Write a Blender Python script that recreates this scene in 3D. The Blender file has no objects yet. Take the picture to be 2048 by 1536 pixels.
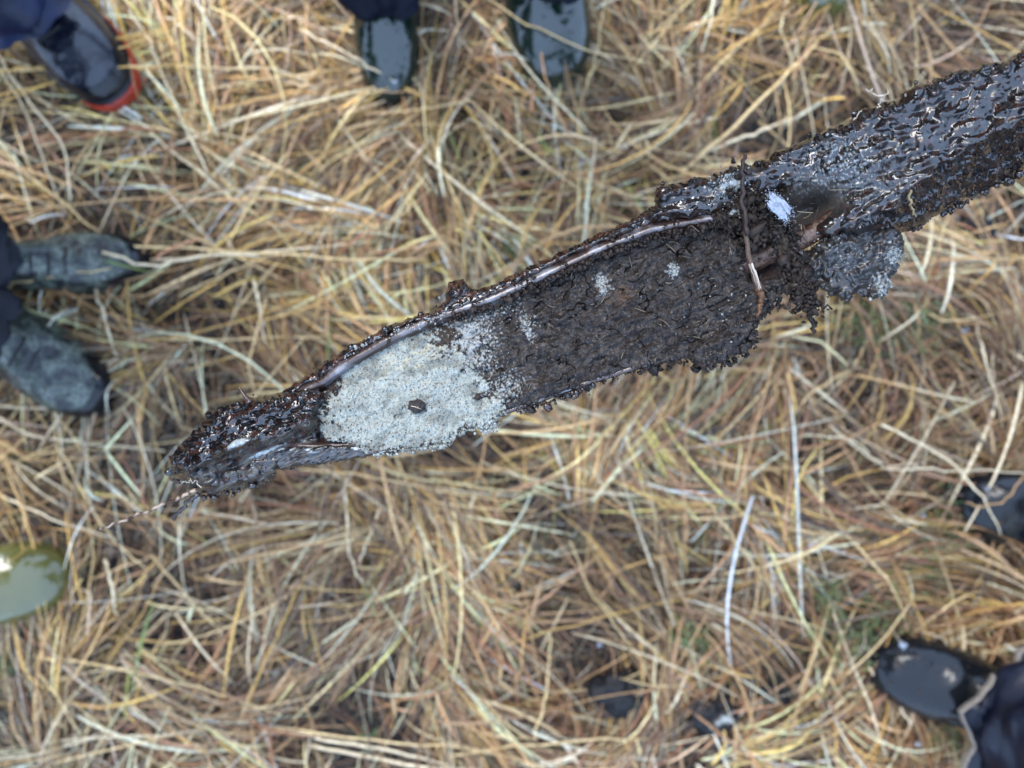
import bpy, math, random
import numpy as np
from mathutils import Vector

# ------------------------------------------------------------------ camera, sky, sun, exposure
SC = bpy.context.scene
COL = SC.collection
H = 1.2                      # camera height above the ground
F = 1607.0                   # focal length in pixels of the 2048 wide photograph
cam_d = bpy.data.cameras.new('camera')
cam = bpy.data.objects.new('camera', cam_d)
COL.objects.link(cam)
cam.location = (0, 0, H)
cam.rotation_euler = (0, 0, 0)
cam_d.sensor_width = 36.0
cam_d.lens = F / 2048 * 36.0
cam_d.clip_start = 0.02
cam_d.clip_end = 1000
cam_d.dof.use_dof = True
cam_d.dof.focus_distance = 0.505
cam_d.dof.aperture_fstop = 4.6
SC.camera = cam

W = bpy.data.worlds.new('World')
SC.world = W
W.use_nodes = True
wn, wl = W.node_tree.nodes, W.node_tree.links
wn.clear()
wo = wn.new('ShaderNodeOutputWorld')
bg = wn.new('ShaderNodeBackground')
sky = wn.new('ShaderNodeTexSky')
sky.sky_type = 'NISHITA'
sky.sun_disc = False
sky.sun_elevation = math.radians(48)
sky.sun_rotation = math.radians(-35)
sky.air_density = 1.0
sky.dust_density = 4.0
cloud = wn.new('ShaderNodeRGB')
cloud.outputs[0].default_value = (6.0, 8.4, 12.8, 1)      # even overcast
mx = wn.new('ShaderNodeMix')
mx.data_type = 'RGBA'
mx.inputs[0].default_value = 0.72
wl.new(sky.outputs[0], mx.inputs[6])
wl.new(cloud.outputs[0], mx.inputs[7])
wl.new(mx.outputs[2], bg.inputs[0])
bg.inputs[1].default_value = 0.075
wl.new(bg.outputs[0], wo.inputs[0])

sun_d = bpy.data.lights.new('sun', 'SUN')
sun_d.energy = 1.5
sun_d.angle = math.radians(42)
sun_d.color = (1.0, 0.96, 0.91)
sun = bpy.data.objects.new('sun', sun_d)
COL.objects.link(sun)
sun.location = (0, 0, 3)
sun.rotation_euler = (math.radians(-42) * 1.0, 0, math.radians(35))

SC.view_settings.view_transform = 'Standard'
SC.view_settings.look = 'None'
SC.view_settings.exposure = 2.1
SC.view_settings.gamma = 1.0
SC.view_settings.use_curve_mapping = False
SC.render.engine = 'CYCLES'
SC.cycles.max_bounces = 5
SC.cycles.diffuse_bounces = 2
SC.cycles.glossy_bounces = 2

rng = np.random.default_rng(11)
random.seed(5)

# ------------------------------------------------------------------ numpy noise
_perm = np.random.default_rng(3).permutation(4096)
_ga = np.random.default_rng(4).uniform(0, 2 * np.pi, 4096)
_gx, _gy = np.cos(_ga), np.sin(_ga)


def noise(x, y, seed=0):
    x = np.asarray(x, float) + seed * 17.31
    y = np.asarray(y, float) + seed * 5.77
    xi = np.floor(x).astype(np.int64); yi = np.floor(y).astype(np.int64)
    fx, fy = x - xi, y - yi
    u = fx * fx * fx * (fx * (fx * 6 - 15) + 10); v = fy * fy * fy * (fy * (fy * 6 - 15) + 10)

    def g(ix, iy, dx, dy):
        h = _perm[(_perm[ix & 4095] + iy) & 4095]
        return _gx[h] * dx + _gy[h] * dy
    a = g(xi, yi, fx, fy); b = g(xi + 1, yi, fx - 1, fy)
    c = g(xi, yi + 1, fx, fy - 1); d = g(xi + 1, yi + 1, fx - 1, fy - 1)
    return 1.5 * ((a * (1 - u) + b * u) * (1 - v) + (c * (1 - u) + d * u) * v)


def fbm(x, y, seed=0, octv=4, gain=0.5):
    r = 0; a = 1.0
    for k in range(octv):
        r = r + a * noise(x * 2 ** k, y * 2 ** k, seed + k * 3)
        a *= gain
    return r


def soft_abs(x):
    return np.sqrt(x * x + .018)


def smooth(a, b, x):
    t = np.clip((x - a) / (b - a), 0, 1)
    return t * t * (3 - 2 * t)


# ------------------------------------------------------------------ object helpers
def tag(o, label=None, cat=None, group=None, kind=None):
    if label: o['label'] = label
    if cat: o['category'] = cat
    if group: o['group'] = group
    if kind: o['kind'] = kind
    return o


def empty(name, loc=(0, 0, 0)):
    o = bpy.data.objects.new(name, None)
    o.empty_display_size = 0.05
    COL.objects.link(o)
    o.location = loc
    return o


def mesh_obj(name, verts, faces, mat, parent=None, origin=None, col=None, wet=None, smooth_=True):
    """verts in world space (N,3); faces an (M,k) int array or list of such arrays; origin is taken off the vertices"""
    verts = np.asarray(verts, np.float64)
    if origin is None:
        origin = parent_world(parent)
    origin = np.asarray(origin, float)
    me = bpy.data.meshes.new(name)
    fl = faces if isinstance(faces, list) else [faces]
    fl = [np.asarray(f, np.int64) for f in fl if len(f)]
    used_ = np.zeros(len(verts), bool)
    for f in fl: used_[f.ravel()] = True
    if not used_.all():                                  # drop vertices no face uses
        re_ = np.cumsum(used_) - 1
        fl = [re_[f] for f in fl]; verts = verts[used_]
        if col is not None: col = np.broadcast_to(col, (len(used_), 3))[used_]
        if wet is not None: wet = np.broadcast_to(np.asarray(wet, float), (len(used_),))[used_]
    nl = sum(f.size for f in fl); nf = sum(len(f) for f in fl)
    me.vertices.add(len(verts)); me.loops.add(nl); me.polygons.add(nf)
    me.vertices.foreach_set('co', (verts - origin).astype(np.float32).ravel())
    me.loops.foreach_set('vertex_index', np.concatenate([f.ravel() for f in fl]).astype(np.int32))
    tot = np.concatenate([np.full(len(f), f.shape[1]) for f in fl])
    me.polygons.foreach_set('loop_start', (np.cumsum(tot) - tot).astype(np.int32))
    me.update(calc_edges=True)
    me.validate()
    if smooth_:
        me.polygons.foreach_set('use_smooth', np.ones(len(me.polygons), bool))
    if col is not None:
        a = me.attributes.new('Col', 'FLOAT_COLOR', 'POINT')
        c4 = np.ones((len(verts), 4), np.float32); c4[:, :3] = np.clip(col, 0, 1)
        a.data.foreach_set('color', c4.ravel())
    if wet is not None:
        a = me.attributes.new('Wet', 'FLOAT', 'POINT')
        a.data.foreach_set('value', np.broadcast_to(np.asarray(wet, np.float32), (len(verts),)).copy())
    me.materials.append(mat)
    o = bpy.data.objects.new(name, me)
    COL.objects.link(o)
    pw = parent_world(parent)
    o.parent = parent
    o.location = Vector(origin) - Vector(pw)
    return o


def parent_world(p):
    v = np.zeros(3)
    while p is not None:
        v = v + np.array(p.location); p = p.parent
    return v


def at(px, py, z):
    """photograph pixel -> world point at height z (numpy friendly)"""
    d = H - np.asarray(z, float)
    return np.stack(np.broadcast_arrays((np.asarray(px, float) - 1024) / F * d, (768 - np.asarray(py, float)) / F * d, np.asarray(z, float)), -1)


# ------------------------------------------------------------------ materials
def new_mat(name):
    m = bpy.data.materials.new(name)
    m.use_nodes = True
    n = m.node_tree.nodes
    return m, n, m.node_tree.links, n['Principled BSDF']


def add_bump(n, l, b, scale, strength, dist=0.001, detail=4.0, coords='Object', kind='noise'):
    tc = n.new('ShaderNodeTexCoord')
    t = n.new('ShaderNodeTexNoise')
    t.inputs['Scale'].default_value = scale; t.inputs['Detail'].default_value = detail
    l.new(tc.outputs[coords], t.inputs['Vector'])
    bp = n.new('ShaderNodeBump')
    bp.inputs['Strength'].default_value = strength; bp.inputs['Distance'].default_value = dist
    l.new(t.outputs[0], bp.inputs['Height'])
    l.new(bp.outputs[0], b.inputs['Normal'])
    return t, bp


def soil_material(name, ior=1.5, coat=0.0, bump=0.4, bscale=900, spec=0.5):
    m, n, l, b = new_mat(name)
    c = n.new('ShaderNodeAttribute'); c.attribute_name = 'Col'
    w = n.new('ShaderNodeAttribute'); w.attribute_name = 'Wet'
    tc = n.new('ShaderNodeTexCoord')
    t = n.new('ShaderNodeTexNoise'); t.inputs['Scale'].default_value = bscale; t.inputs['Detail'].default_value = 3
    l.new(tc.outputs['Object'], t.inputs['Vector'])
    mr = n.new('ShaderNodeMapRange')
    mr.inputs[1].default_value = 0; mr.inputs[2].default_value = 1
    mr.inputs[3].default_value = 0.85; mr.inputs[4].default_value = 0.10
    l.new(w.outputs['Fac'], mr.inputs[0])
    l.new(mr.outputs[0], b.inputs['Roughness'])
    # grain in the colour
    hs = n.new('ShaderNodeMix'); hs.data_type = 'RGBA'; hs.blend_type = 'MULTIPLY'; hs.inputs[0].default_value = 0.5
    cr = n.new('ShaderNodeValToRGB')
    cr.color_ramp.elements[0].position = 0.3; cr.color_ramp.elements[0].color = (0.55, 0.5, 0.46, 1)
    cr.color_ramp.elements[1].position = 0.7; cr.color_ramp.elements[1].color = (1.25, 1.25, 1.25, 1)
    l.new(t.outputs[0], cr.inputs[0])
    l.new(c.outputs['Color'], hs.inputs[6]); l.new(cr.outputs[0], hs.inputs[7])
    l.new(hs.outputs[2], b.inputs['Base Color'])
    b.inputs['IOR'].default_value = ior
    b.inputs['Specular IOR Level'].default_value = spec
    b.inputs['Coat Weight'].default_value = coat
    b.inputs['Coat Roughness'].default_value = 0.06
    b.inputs['Coat IOR'].default_value = 1.6
    bp = n.new('ShaderNodeBump'); bp.inputs['Strength'].default_value = bump; bp.inputs['Distance'].default_value = 0.0008
    l.new(t.outputs[0], bp.inputs['Height']); l.new(bp.outputs[0], b.inputs['Normal'])
    return m


M_MUD = soil_material('wet_mud', ior=1.60, coat=0.3, bump=0.02, bscale=700)
M_PEAT = soil_material('peat', ior=1.5, coat=0.0, bump=0.45, bscale=1100, spec=.28)
M_SAND = soil_material('sand', ior=1.45, coat=0.0, bump=0.5, bscale=2200, spec=.3)


def straw_material():
    m, n, l, b = new_mat('dry_grass')
    c = n.new('ShaderNodeAttribute'); c.attribute_name = 'Col'
    tc = n.new('ShaderNodeTexCoord')
    t = n.new('ShaderNodeTexNoise'); t.inputs['Scale'].default_value = 130; t.inputs['Detail'].default_value = 3
    l.new(tc.outputs['Object'], t.inputs['Vector'])
    cr = n.new('ShaderNodeValToRGB')
    cr.color_ramp.elements[0].position = 0.32; cr.color_ramp.elements[0].color = (0.62, 0.55, 0.48, 1)
    cr.color_ramp.elements[1].position = 0.62; cr.color_ramp.elements[1].color = (1.12, 1.12, 1.12, 1)
    l.new(t.outputs[0], cr.inputs[0])
    hs = n.new('ShaderNodeMix'); hs.data_type = 'RGBA'; hs.blend_type = 'MULTIPLY'; hs.inputs[0].default_value = 0.8
    l.new(c.outputs['Color'], hs.inputs[6]); l.new(cr.outputs[0], hs.inputs[7])
    l.new(hs.outputs[2], b.inputs['Base Color'])
    b.inputs['Roughness'].default_value = 0.42
    b.inputs['IOR'].default_value = 1.5
    return m


M_STRAW = straw_material()


def simple_mat(name, col, rough=0.5, ior=1.5, coat=0.0, metallic=0.0, var=0.25, vscale=60, bump=0.0, bscale=300, col2=None, lo=0.4, hi=0.65, dist=0.001, spec=0.5):
    m, n, l, b = new_mat(name)
    tc = n.new('ShaderNodeTexCoord')
    t = n.new('ShaderNodeTexNoise'); t.inputs['Scale'].default_value = vscale; t.inputs['Detail'].default_value = 5
    l.new(tc.outputs['Object'], t.inputs['Vector'])
    cr = n.new('ShaderNodeValToRGB')
    c2 = col2 if col2 else tuple(x * (1 - var) for x in col)
    cr.color_ramp.elements[0].position = lo; cr.color_ramp.elements[0].color = (*c2, 1)
    cr.color_ramp.elements[1].position = hi; cr.color_ramp.elements[1].color = (*col, 1)
    l.new(t.outputs[0], cr.inputs[0]); l.new(cr.outputs[0], b.inputs['Base Color'])
    b.inputs['Roughness'].default_value = rough
    b.inputs['IOR'].default_value = ior
    b.inputs['Coat Weight'].default_value = coat
    b.inputs['Coat Roughness'].default_value = 0.05
    b.inputs['Metallic'].default_value = metallic
    b.inputs['Specular IOR Level'].default_value = spec
    if bump:
        add_bump(n, l, b, bscale, bump, dist)
    return m


def mud_splash_rubber(name, col, rough, ior, smear, amount):
    """glossy rubber with a film of dried mud and water that changes the gloss in patches"""
    m, n, l, b = new_mat(name)
    tc = n.new('ShaderNodeTexCoord')
    t = n.new('ShaderNodeTexNoise'); t.inputs['Scale'].default_value = 22; t.inputs['Detail'].default_value = 7; t.inputs['Roughness'].default_value = 0.65
    l.new(tc.outputs['Object'], t.inputs['Vector'])
    cr = n.new('ShaderNodeValToRGB')
    cr.color_ramp.elements[0].position = amount; cr.color_ramp.elements[0].color = (0, 0, 0, 1)
    cr.color_ramp.elements[1].position = amount + 0.12; cr.color_ramp.elements[1].color = (1, 1, 1, 1)
    l.new(t.outputs[0], cr.inputs[0])
    mc = n.new('ShaderNodeMix'); mc.data_type = 'RGBA'
    mc.inputs[6].default_value = (*col, 1); mc.inputs[7].default_value = (*smear, 1)
    l.new(cr.outputs[0], mc.inputs[0]); l.new(mc.outputs[2], b.inputs['Base Color'])
    mr = n.new('ShaderNodeMapRange'); mr.inputs[3].default_value = rough; mr.inputs[4].default_value = 0.5
    l.new(cr.outputs[0], mr.inputs[0]); l.new(mr.outputs[0], b.inputs['Roughness'])
    b.inputs['IOR'].default_value = ior
    b.inputs['Coat Weight'].default_value = 0.5 if ior > 1.5 else 0.12
    b.inputs['Coat Roughness'].default_value = rough * 0.7
    t2 = n.new('ShaderNodeTexNoise'); t2.inputs['Scale'].default_value = 28; t2.inputs['Detail'].default_value = 3
    l.new(tc.outputs['Object'], t2.inputs['Vector'])
    bp = n.new('ShaderNodeBump'); bp.inputs['Strength'].default_value = 0.5; bp.inputs['Distance'].default_value = 0.006
    l.new(t2.outputs[0], bp.inputs['Height']); l.new(bp.outputs[0], b.inputs['Normal'])
    l.new(bp.outputs[0], b.inputs['Coat Normal'])
    return m


M_OLIVE = mud_splash_rubber('olive_rubber', (0.085, 0.085, 0.022), 0.14, 1.6, (0.03, 0.028, 0.014), 0.62)
M_DARKGREEN = mud_splash_rubber('dark_green_rubber', (0.008, 0.017, 0.012), 0.12, 1.55, (0.02, 0.02, 0.012), 0.6)
M_BLACKRUB = mud_splash_rubber('black_rubber', (0.006, 0.007, 0.009), 0.17, 1.38, (0.016, 0.017, 0.014), 0.55)
M_BLACKSOLE = simple_mat('black_sole', (0.012, 0.012, 0.014), 0.45, bump=0.3)
M_REDSOLE = simple_mat('red_sole', (0.42, 0.035, 0.012), 0.4, var=0.4)
M_NAVYFAB = simple_mat('navy_fabric', (0.006, 0.009, 0.020), 0.55, spec=.12, var=0.4, vscale=25, bump=0.35, bscale=900)
M_BLUEFAB = simple_mat('blue_wet_fabric', (0.008, 0.014, 0.045), 0.38, spec=.3, ior=1.5, var=0.5, vscale=25, bump=0.35, bscale=500)
M_DARKFAB = simple_mat('black_blue_fabric', (0.008, 0.010, 0.016), 0.55, spec=.25, var=0.3, vscale=30, bump=0.4, bscale=900)
M_RAINFAB = simple_mat('rain_trouser_fabric', (0.004, 0.006, 0.016), 0.30, spec=.35, ior=1.5, var=0.4, vscale=20, bump=0.3, bscale=400)
M_BEIGE = simple_mat('beige_lining', (0.30, 0.26, 0.22), 0.7, var=0.4, vscale=200)
M_SNOW = simple_mat('snow', (0.34, 0.38, 0.45), 0.6, var=0.1, bump=0.5, bscale=500)
M_STEEL = simple_mat('wet_steel', (0.20, 0.19, 0.20), 0.36, ior=1.9, metallic=0.15, vscale=70, col2=(0.045, 0.022, 0.016), lo=0.48, hi=0.66, bump=0.3, bscale=500)
M_RUST = simple_mat('rusty_rod', (0.13, 0.075, 0.05), 0.45, ior=1.5, vscale=260, col2=(0.035, 0.012, 0.006), lo=0.42, hi=0.62, bump=0.6, bscale=500)


def camo_material():
    m, n, l, b = new_mat('camouflage_fabric')
    tc = n.new('ShaderNodeTexCoord')
    v = n.new('ShaderNodeTexNoise'); v.inputs['Scale'].default_value = 48; v.inputs['Detail'].default_value = 4; v.inputs['Roughness'].default_value = 0.6
    l.new(tc.outputs['Object'], v.inputs['Vector'])
    cr = n.new('ShaderNodeValToRGB'); cr.color_ramp.interpolation = 'CONSTANT'
    e = cr.color_ramp.elements
    e[0].position = 0.0; e[0].color = (0.008, 0.009, 0.012, 1)
    e[1].position = 0.45; e[1].color = (0.050, 0.064, 0.048, 1)
    for p, c in ((0.50, (0.018, 0.022, 0.022, 1)), (0.535, (0.11, 0.13, 0.10, 1)), (0.60, (0.022, 0.024, 0.024, 1)), (0.66, (0.15, 0.165, 0.14, 1))):
        k = e.new(p); k.color = c
    l.new(v.outputs[0], cr.inputs[0]); l.new(cr.outputs[0], b.inputs['Base Color'])
    b.inputs['Roughness'].default_value = 0.4
    b.inputs['IOR'].default_value = 1.45
    b.inputs['Coat Weight'].default_value = 0.25
    b.inputs['Coat Roughness'].default_value = 0.15
    add_bump(n, l, b, 70, 0.7, 0.005)
    return m


M_CAMO = camo_material()
M_WETSHOE = simple_mat('wet_shoe_leather', (0.008, 0.011, 0.022), 0.25, ior=1.5, coat=0.3, var=0.5, vscale=40, bump=0.5, bscale=90, dist=.004)

# ------------------------------------------------------------------ ground
def ground_material():
    m, n, l, b = new_mat('boggy_soil')
    tc = n.new('ShaderNodeTexCoord')
    t = n.new('ShaderNodeTexNoise'); t.inputs['Scale'].default_value = 9; t.inputs['Detail'].default_value = 9; t.inputs['Roughness'].default_value = 0.65
    l.new(tc.outputs['Object'], t.inputs['Vector'])
    cr = n.new('ShaderNodeValToRGB')
    e = cr.color_ramp.elements
    e[0].position = 0.35; e[0].color = (0.010, 0.010, 0.012, 1)
    e[1].position = 0.72; e[1].color = (0.05, 0.035, 0.022, 1)
    k = e.new(0.52); k.color = (0.022, 0.020, 0.018, 1)
    l.new(t.outputs[0], cr.inputs[0]); l.new(cr.outputs[0], b.inputs['Base Color'])
    b.inputs['Roughness'].default_value = 0.55
    b.inputs['Specular IOR Level'].default_value = 0.2
    add_bump(n, l, b, 120, 0.9, 0.006, 8)
    return m


def ground_z(x, y):
    return 0.012 * fbm(x * 5, y * 5, 2, 4) - 0.006


q = np.concatenate([np.linspace(-1.6, 1.6, 161)])
far = 1.6 * np.exp(np.linspace(0, math.log(250), 30))[1:]
q = np.concatenate([-far[::-1], q, far])
GX, GY = np.meshgrid(q, q, indexing='ij')
GZ = ground_z(GX, GY) * np.exp(-np.maximum(0, np.hypot(GX, GY) - 2) / 2) + 0.05 * fbm(GX / 5, GY / 5, 8, 3) * smooth(2.5, 12, np.hypot(GX, GY))
nq = len(q)
idx = np.arange(nq * nq).reshape(nq, nq)
gf = np.stack([idx[:-1, :-1], idx[1:, :-1], idx[1:, 1:], idx[:-1, 1:]], -1).reshape(-1, 4)
g = mesh_obj('ground', np.stack([GX, GY, GZ], -1).reshape(-1, 3), gf, ground_material())
tag(g, 'dark boggy soil under the matted dry grass', 'ground', kind='structure')

# ------------------------------------------------------------------ grass
PAL = np.array([
    (0.66, 0.405, 0.110),  # golden
    (0.74, 0.545, 0.265),  # straw
    (0.84, 0.70, 0.46),    # bleached
    (0.47, 0.280, 0.120),  # tan
    (0.33, 0.175, 0.080),  # brown
    (0.27, 0.115, 0.045),  # rust
    (0.20, 0.135, 0.080),  # grey brown
    (0.09, 0.055, 0.032),  # dark
    (0.16, 0.21, 0.05),    # green
])


def ribbons(root, head, length, width, z0, arch, curv, kink, colr, seg, roll, zslope=None):
    """many grass blades as ribbons; every argument is an array over blades"""
    n = len(root)
    u = np.linspace(0, 1, seg + 1)[None, :]
    L = length[:, None]
    ang = head[:, None] + curv[:, None] * L * u + kink[:, None] * (u > 0.55)
    step = L / seg
    dx = np.cos(ang) * step; dy = np.sin(ang) * step
    X = root[:, :1] + np.concatenate([np.zeros((n, 1)), np.cumsum(dx[:, :-1], 1)], 1)
    Y = root[:, 1:2] + np.concatenate([np.zeros((n, 1)), np.cumsum(dy[:, :-1], 1)], 1)
    Z = z0[:, None] + arch[:, None] * np.sin(np.pi * u ** 0.75)
    if zslope is not None:
        Z = Z + zslope[:, None] * u
    Z = np.maximum(Z, ground_z(X, Y) + 0.001)
    taper = np.minimum(1, 0.55 + 1.6 * u) * np.clip(1.02 - u, 0, 1) ** 0.35
    hw = 0.5 * np.minimum(width, .0052)[:, None] * taper
    rl = roll[:, None] + 0.6 * (u - 0.5)
    nx, ny = -np.sin(ang), np.cos(ang)
    ox, oy, oz = nx * hw * np.cos(rl), ny * hw * np.cos(rl), hw * np.sin(rl)
    A = np.stack([X - ox, Y - oy, Z - oz], -1); B = np.stack([X + ox, Y + oy, Z + oz], -1)
    V = np.stack([A, B], 2).reshape(n * (seg + 1) * 2, 3)
    base = (np.arange(n) * (seg + 1) * 2)[:, None] + (np.arange(seg) * 2)[None, :]
    Fc = np.stack([base, base + 1, base + 3, base + 2], -1).reshape(-1, 4)
    sh = 0.92 + 0.16 * noise(u * 3 + np.arange(n)[:, None] * 7.3, np.zeros((n, seg + 1)))
    C = (colr[:, None, :] * sh[:, :, None])
    C = np.repeat(C[:, :, None, :], 2, 2).reshape(-1, 3)
    return V, Fc, C


def pick(probs, n):
    i = rng.choice(len(PAL), n, p=np.array(probs) / np.sum(probs))
    c = PAL[i] * rng.uniform(0.72, 1.22, (n, 1)) * rng.uniform(0.93, 1.07, (n, 3))
    return c


def dens(x, y):
    """thin places in the mat where the soil shows"""
    d_ = smooth(-0.60, 0.0, fbm(x * 4.2, y * 4.2, 31, 3))
    for px, py, r in ((228, 190, 55), (190, 215, 45), (1240, 1388, 85), (1425, 1430, 55), (1545, 1385, 40), (1948, 462, 40), (1030, 395, 60), (960, 905, 110), (1250, 1260, 85), (1030, 1420, 70), (880, 990, 80), (640, 1390, 60), (1330, 1330, 60), (560, 1110, 40), (1130, 330, 45), (1500, 60, 60), (1880, 110, 60)):
        c_ = at(px, py, .02)
        d_ = d_ * (1 - .95 * np.exp(-((x - c_[0]) ** 2 + (y - c_[1]) ** 2) / (r * .00074) ** 2))
    return d_


def golden(x, y):
    """0 where the grass is brown, 1 where it is yellow: yellow towards the upper left"""
    return np.clip(0.38 + 0.42 * (-x * 0.55 + y * 0.75) + 0.55 * fbm(x * 2.6, y * 2.6, 47, 3), 0, 1)


def grass_layer(name, parts, label):
    off = 0; Vs, Fs, Cs = [], [], []
    for V, Fc, C in parts:
        Vs.append(V); Fs.append(Fc + off); Cs.append(C); off += len(V)
    o = mesh_obj(name, np.concatenate(Vs), np.concatenate(Fs), M_STRAW, origin=(0, 0, 0), col=np.concatenate(Cs))
    return tag(o, label, 'grass', kind='stuff')


def tint(x, y, n, warm, cold):
    gmix = golden(x, y) + rng.normal(0, 0.18, n)
    a, b = pick(warm, n), pick(cold, n)
    k = np.clip(1.04 + .62 * fbm(x * 3.4, y * 3.4, 53, 3), .45, 1.5)[:, None]      # bleached and rotten patches
    return np.clip(np.where((gmix > 0.5)[:, None], a, b) * k, 0, .8)


def litter(n, ext):
    x = rng.uniform(-ext[0], ext[0], n); y = rng.uniform(-ext[1], ext[1], n)
    keep = rng.uniform(0, 1, n) < 0.65 + 0.35 * dens(x, y)
    x, y = x[keep], y[keep]; n = len(x)
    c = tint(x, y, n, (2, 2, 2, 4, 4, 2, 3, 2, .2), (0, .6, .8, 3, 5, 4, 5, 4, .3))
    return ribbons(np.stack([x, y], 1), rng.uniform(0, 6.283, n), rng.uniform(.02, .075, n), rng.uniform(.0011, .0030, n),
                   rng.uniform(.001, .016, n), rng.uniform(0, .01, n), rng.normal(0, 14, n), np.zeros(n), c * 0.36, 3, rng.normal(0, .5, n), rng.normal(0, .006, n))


def tufts(nt, per, ext, seg, wide=1.0):
    parts = []
    cx = rng.uniform(-ext[0], ext[0], nt * 2); cy = rng.uniform(-ext[1], ext[1], nt * 2)
    keep = rng.uniform(0, 1, nt * 2) < 0.06 + 0.94 * dens(cx, cy)
    cx, cy = cx[keep][:nt], cy[keep][:nt]; nt = len(cx)
    lodge = 2.6 * np.pi * noise(cx * 1.5, cy * 1.5, 71) + rng.normal(0, 0.55, nt) + np.pi * (rng.uniform(0, 1, nt) < .3)
    size = rng.lognormal(0, .35, nt)
    k = rng.poisson(per * size)
    ti = np.repeat(np.arange(nt), k); n = len(ti)
    tb = rng.uniform(0.8, 1.15, nt)[ti]
    ld = lodge[ti]
    lat = rng.normal(0, .021, n); lon = rng.normal(-.035, .03, n)
    root = np.stack([cx[ti] + np.cos(ld) * lon - np.sin(ld) * lat, cy[ti] + np.sin(ld) * lon + np.cos(ld) * lat], 1)
    head = ld + rng.normal(0, .27, n) + rng.normal(0, 1.0, n) * (rng.uniform(0, 1, n) < .15) + lat * 7
    L = np.clip(rng.lognormal(math.log(.13), .42, n), .03, .36)
    c = tint(root[:, 0], root[:, 1], n, (6, 7, 4.0, 5, 2.5, 1.2, 1, .4, .1), (1.8, 3.0, 2.6, 5.5, 5, 3, 2.2, 1.2, .1)) * tb[:, None]
    mound = rng.uniform(.012, .070, nt)[ti]
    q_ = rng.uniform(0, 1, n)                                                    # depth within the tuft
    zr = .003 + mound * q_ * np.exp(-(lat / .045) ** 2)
    low_shaded = pick((.3, .6, .3, 3, 5, 4, 3.5, 3, .3), n) * .46                       # low blades browner, and darkened further to paint shade into the mat
    c = np.where((q_ < .42 + rng.normal(0, .1, n))[:, None], low_shaded, c)
    curv_t = rng.normal(0, 2.4, nt)[ti]
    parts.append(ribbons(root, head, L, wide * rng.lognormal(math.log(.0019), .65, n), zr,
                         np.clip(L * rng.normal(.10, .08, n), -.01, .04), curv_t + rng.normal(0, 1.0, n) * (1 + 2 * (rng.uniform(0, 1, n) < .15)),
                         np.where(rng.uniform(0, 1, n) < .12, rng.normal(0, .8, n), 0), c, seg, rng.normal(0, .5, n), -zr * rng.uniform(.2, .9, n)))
    return parts


def loose(n, ext, seg, wide=1.0):
    x = rng.uniform(-ext[0], ext[0], n); y = rng.uniform(-ext[1], ext[1], n)
    keep = rng.uniform(0, 1, n) < 0.08 + 0.92 * dens(x, y)
    x, y = x[keep], y[keep]; n = len(x)
    c = tint(x, y, n, (4, 6, 5, 4, 2, .8, 1, .2, .1), (1, 3.6, 4.2, 5, 4, 1.8, 2.4, .6, .1))
    L = np.clip(rng.lognormal(math.log(.10), .5, n), .03, .36)
    return ribbons(np.stack([x, y], 1), rng.uniform(0, 6.283, n), L, wide * rng.lognormal(math.log(.0024), .55, n),
                   rng.uniform(.012, .055, n), np.clip(rng.normal(.005, .012, n), -.01, .04), rng.normal(0, 1.8, n),
                   np.where(rng.uniform(0, 1, n) < .12, rng.normal(0, .9, n), 0), c, seg, rng.normal(0, .6, n), rng.normal(0, .012, n))


IN = (1.0, .8); OUT = (2.0, 1.8)
grass_layer('grass_litter', [litter(40000, (1.1, .9))], 'short brown grass litter rotting close to the soil')
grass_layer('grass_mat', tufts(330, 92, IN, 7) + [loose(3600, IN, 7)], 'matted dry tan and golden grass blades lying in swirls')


def outside(parts):
    out = []
    for V, Fc, C in parts:
        nv = 2 * (4 + 1)
        c = V.reshape(-1, nv, 3)[:, 0]
        keep = (np.abs(c[:, 0]) > IN[0]) | (np.abs(c[:, 1]) > IN[1])
        V2 = V.reshape(-1, nv, 3)[keep].reshape(-1, 3); C2 = C.reshape(-1, nv, 3)[keep].reshape(-1, 3)
        n = int(keep.sum())
        base = (np.arange(n) * nv)[:, None] + (np.arange(4) * 2)[None, :]
        out.append((V2, np.stack([base, base + 1, base + 3, base + 2], -1).reshape(-1, 4), C2))
    return out


grass_layer('grass_surround', outside(tufts(800, 24, OUT, 4, 1.7) + [loose(14000, OUT, 4, 1.7)]), 'dry grass going on round the trampled spot')


# -------- tubes
def tube(pts, rad, sides=6):
    """pts (n,3), rad (n,) -> verts, quad faces (open ends closed by a point)"""
    pts = np.asarray(pts, float); rad = np.broadcast_to(np.asarray(rad, float), (len(pts),))
    n = len(pts)
    tg = np.gradient(pts, axis=0); tg /= np.linalg.norm(tg, axis=1)[:, None] + 1e-12
    ref = np.array([0, 0, 1.0]) if abs(tg[:, 2]).mean() < .8 else np.array([1.0, 0, 0])
    a = np.cross(tg, ref); a /= np.linalg.norm(a, axis=1)[:, None] + 1e-12
    b = np.cross(tg, a)
    th = np.arange(sides) / sides * 2 * np.pi
    ring = pts[:, None] + rad[:, None, None] * (np.cos(th)[None, :, None] * a[:, None] + np.sin(th)[None, :, None] * b[:, None])
    V = np.concatenate([ring.reshape(-1, 3), pts[:1], pts[-1:]])
    i = np.arange(n - 1)[:, None] * sides; k = np.arange(sides)[None, :]; k2 = (k + 1) % sides
    Q = np.stack([i + k, i + k2, i + sides + k2, i + sides + k], -1).reshape(-1, 4)
    c0, c1 = n * sides, n * sides + 1
    kk = np.arange(sides); kk2 = (kk + 1) % sides
    T = np.concatenate([np.stack([kk2, kk, np.full(sides, c0)], 1), np.stack([(n - 1) * sides + kk, (n - 1) * sides + kk2, np.full(sides, c1)], 1)])
    return V, Q, T


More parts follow.
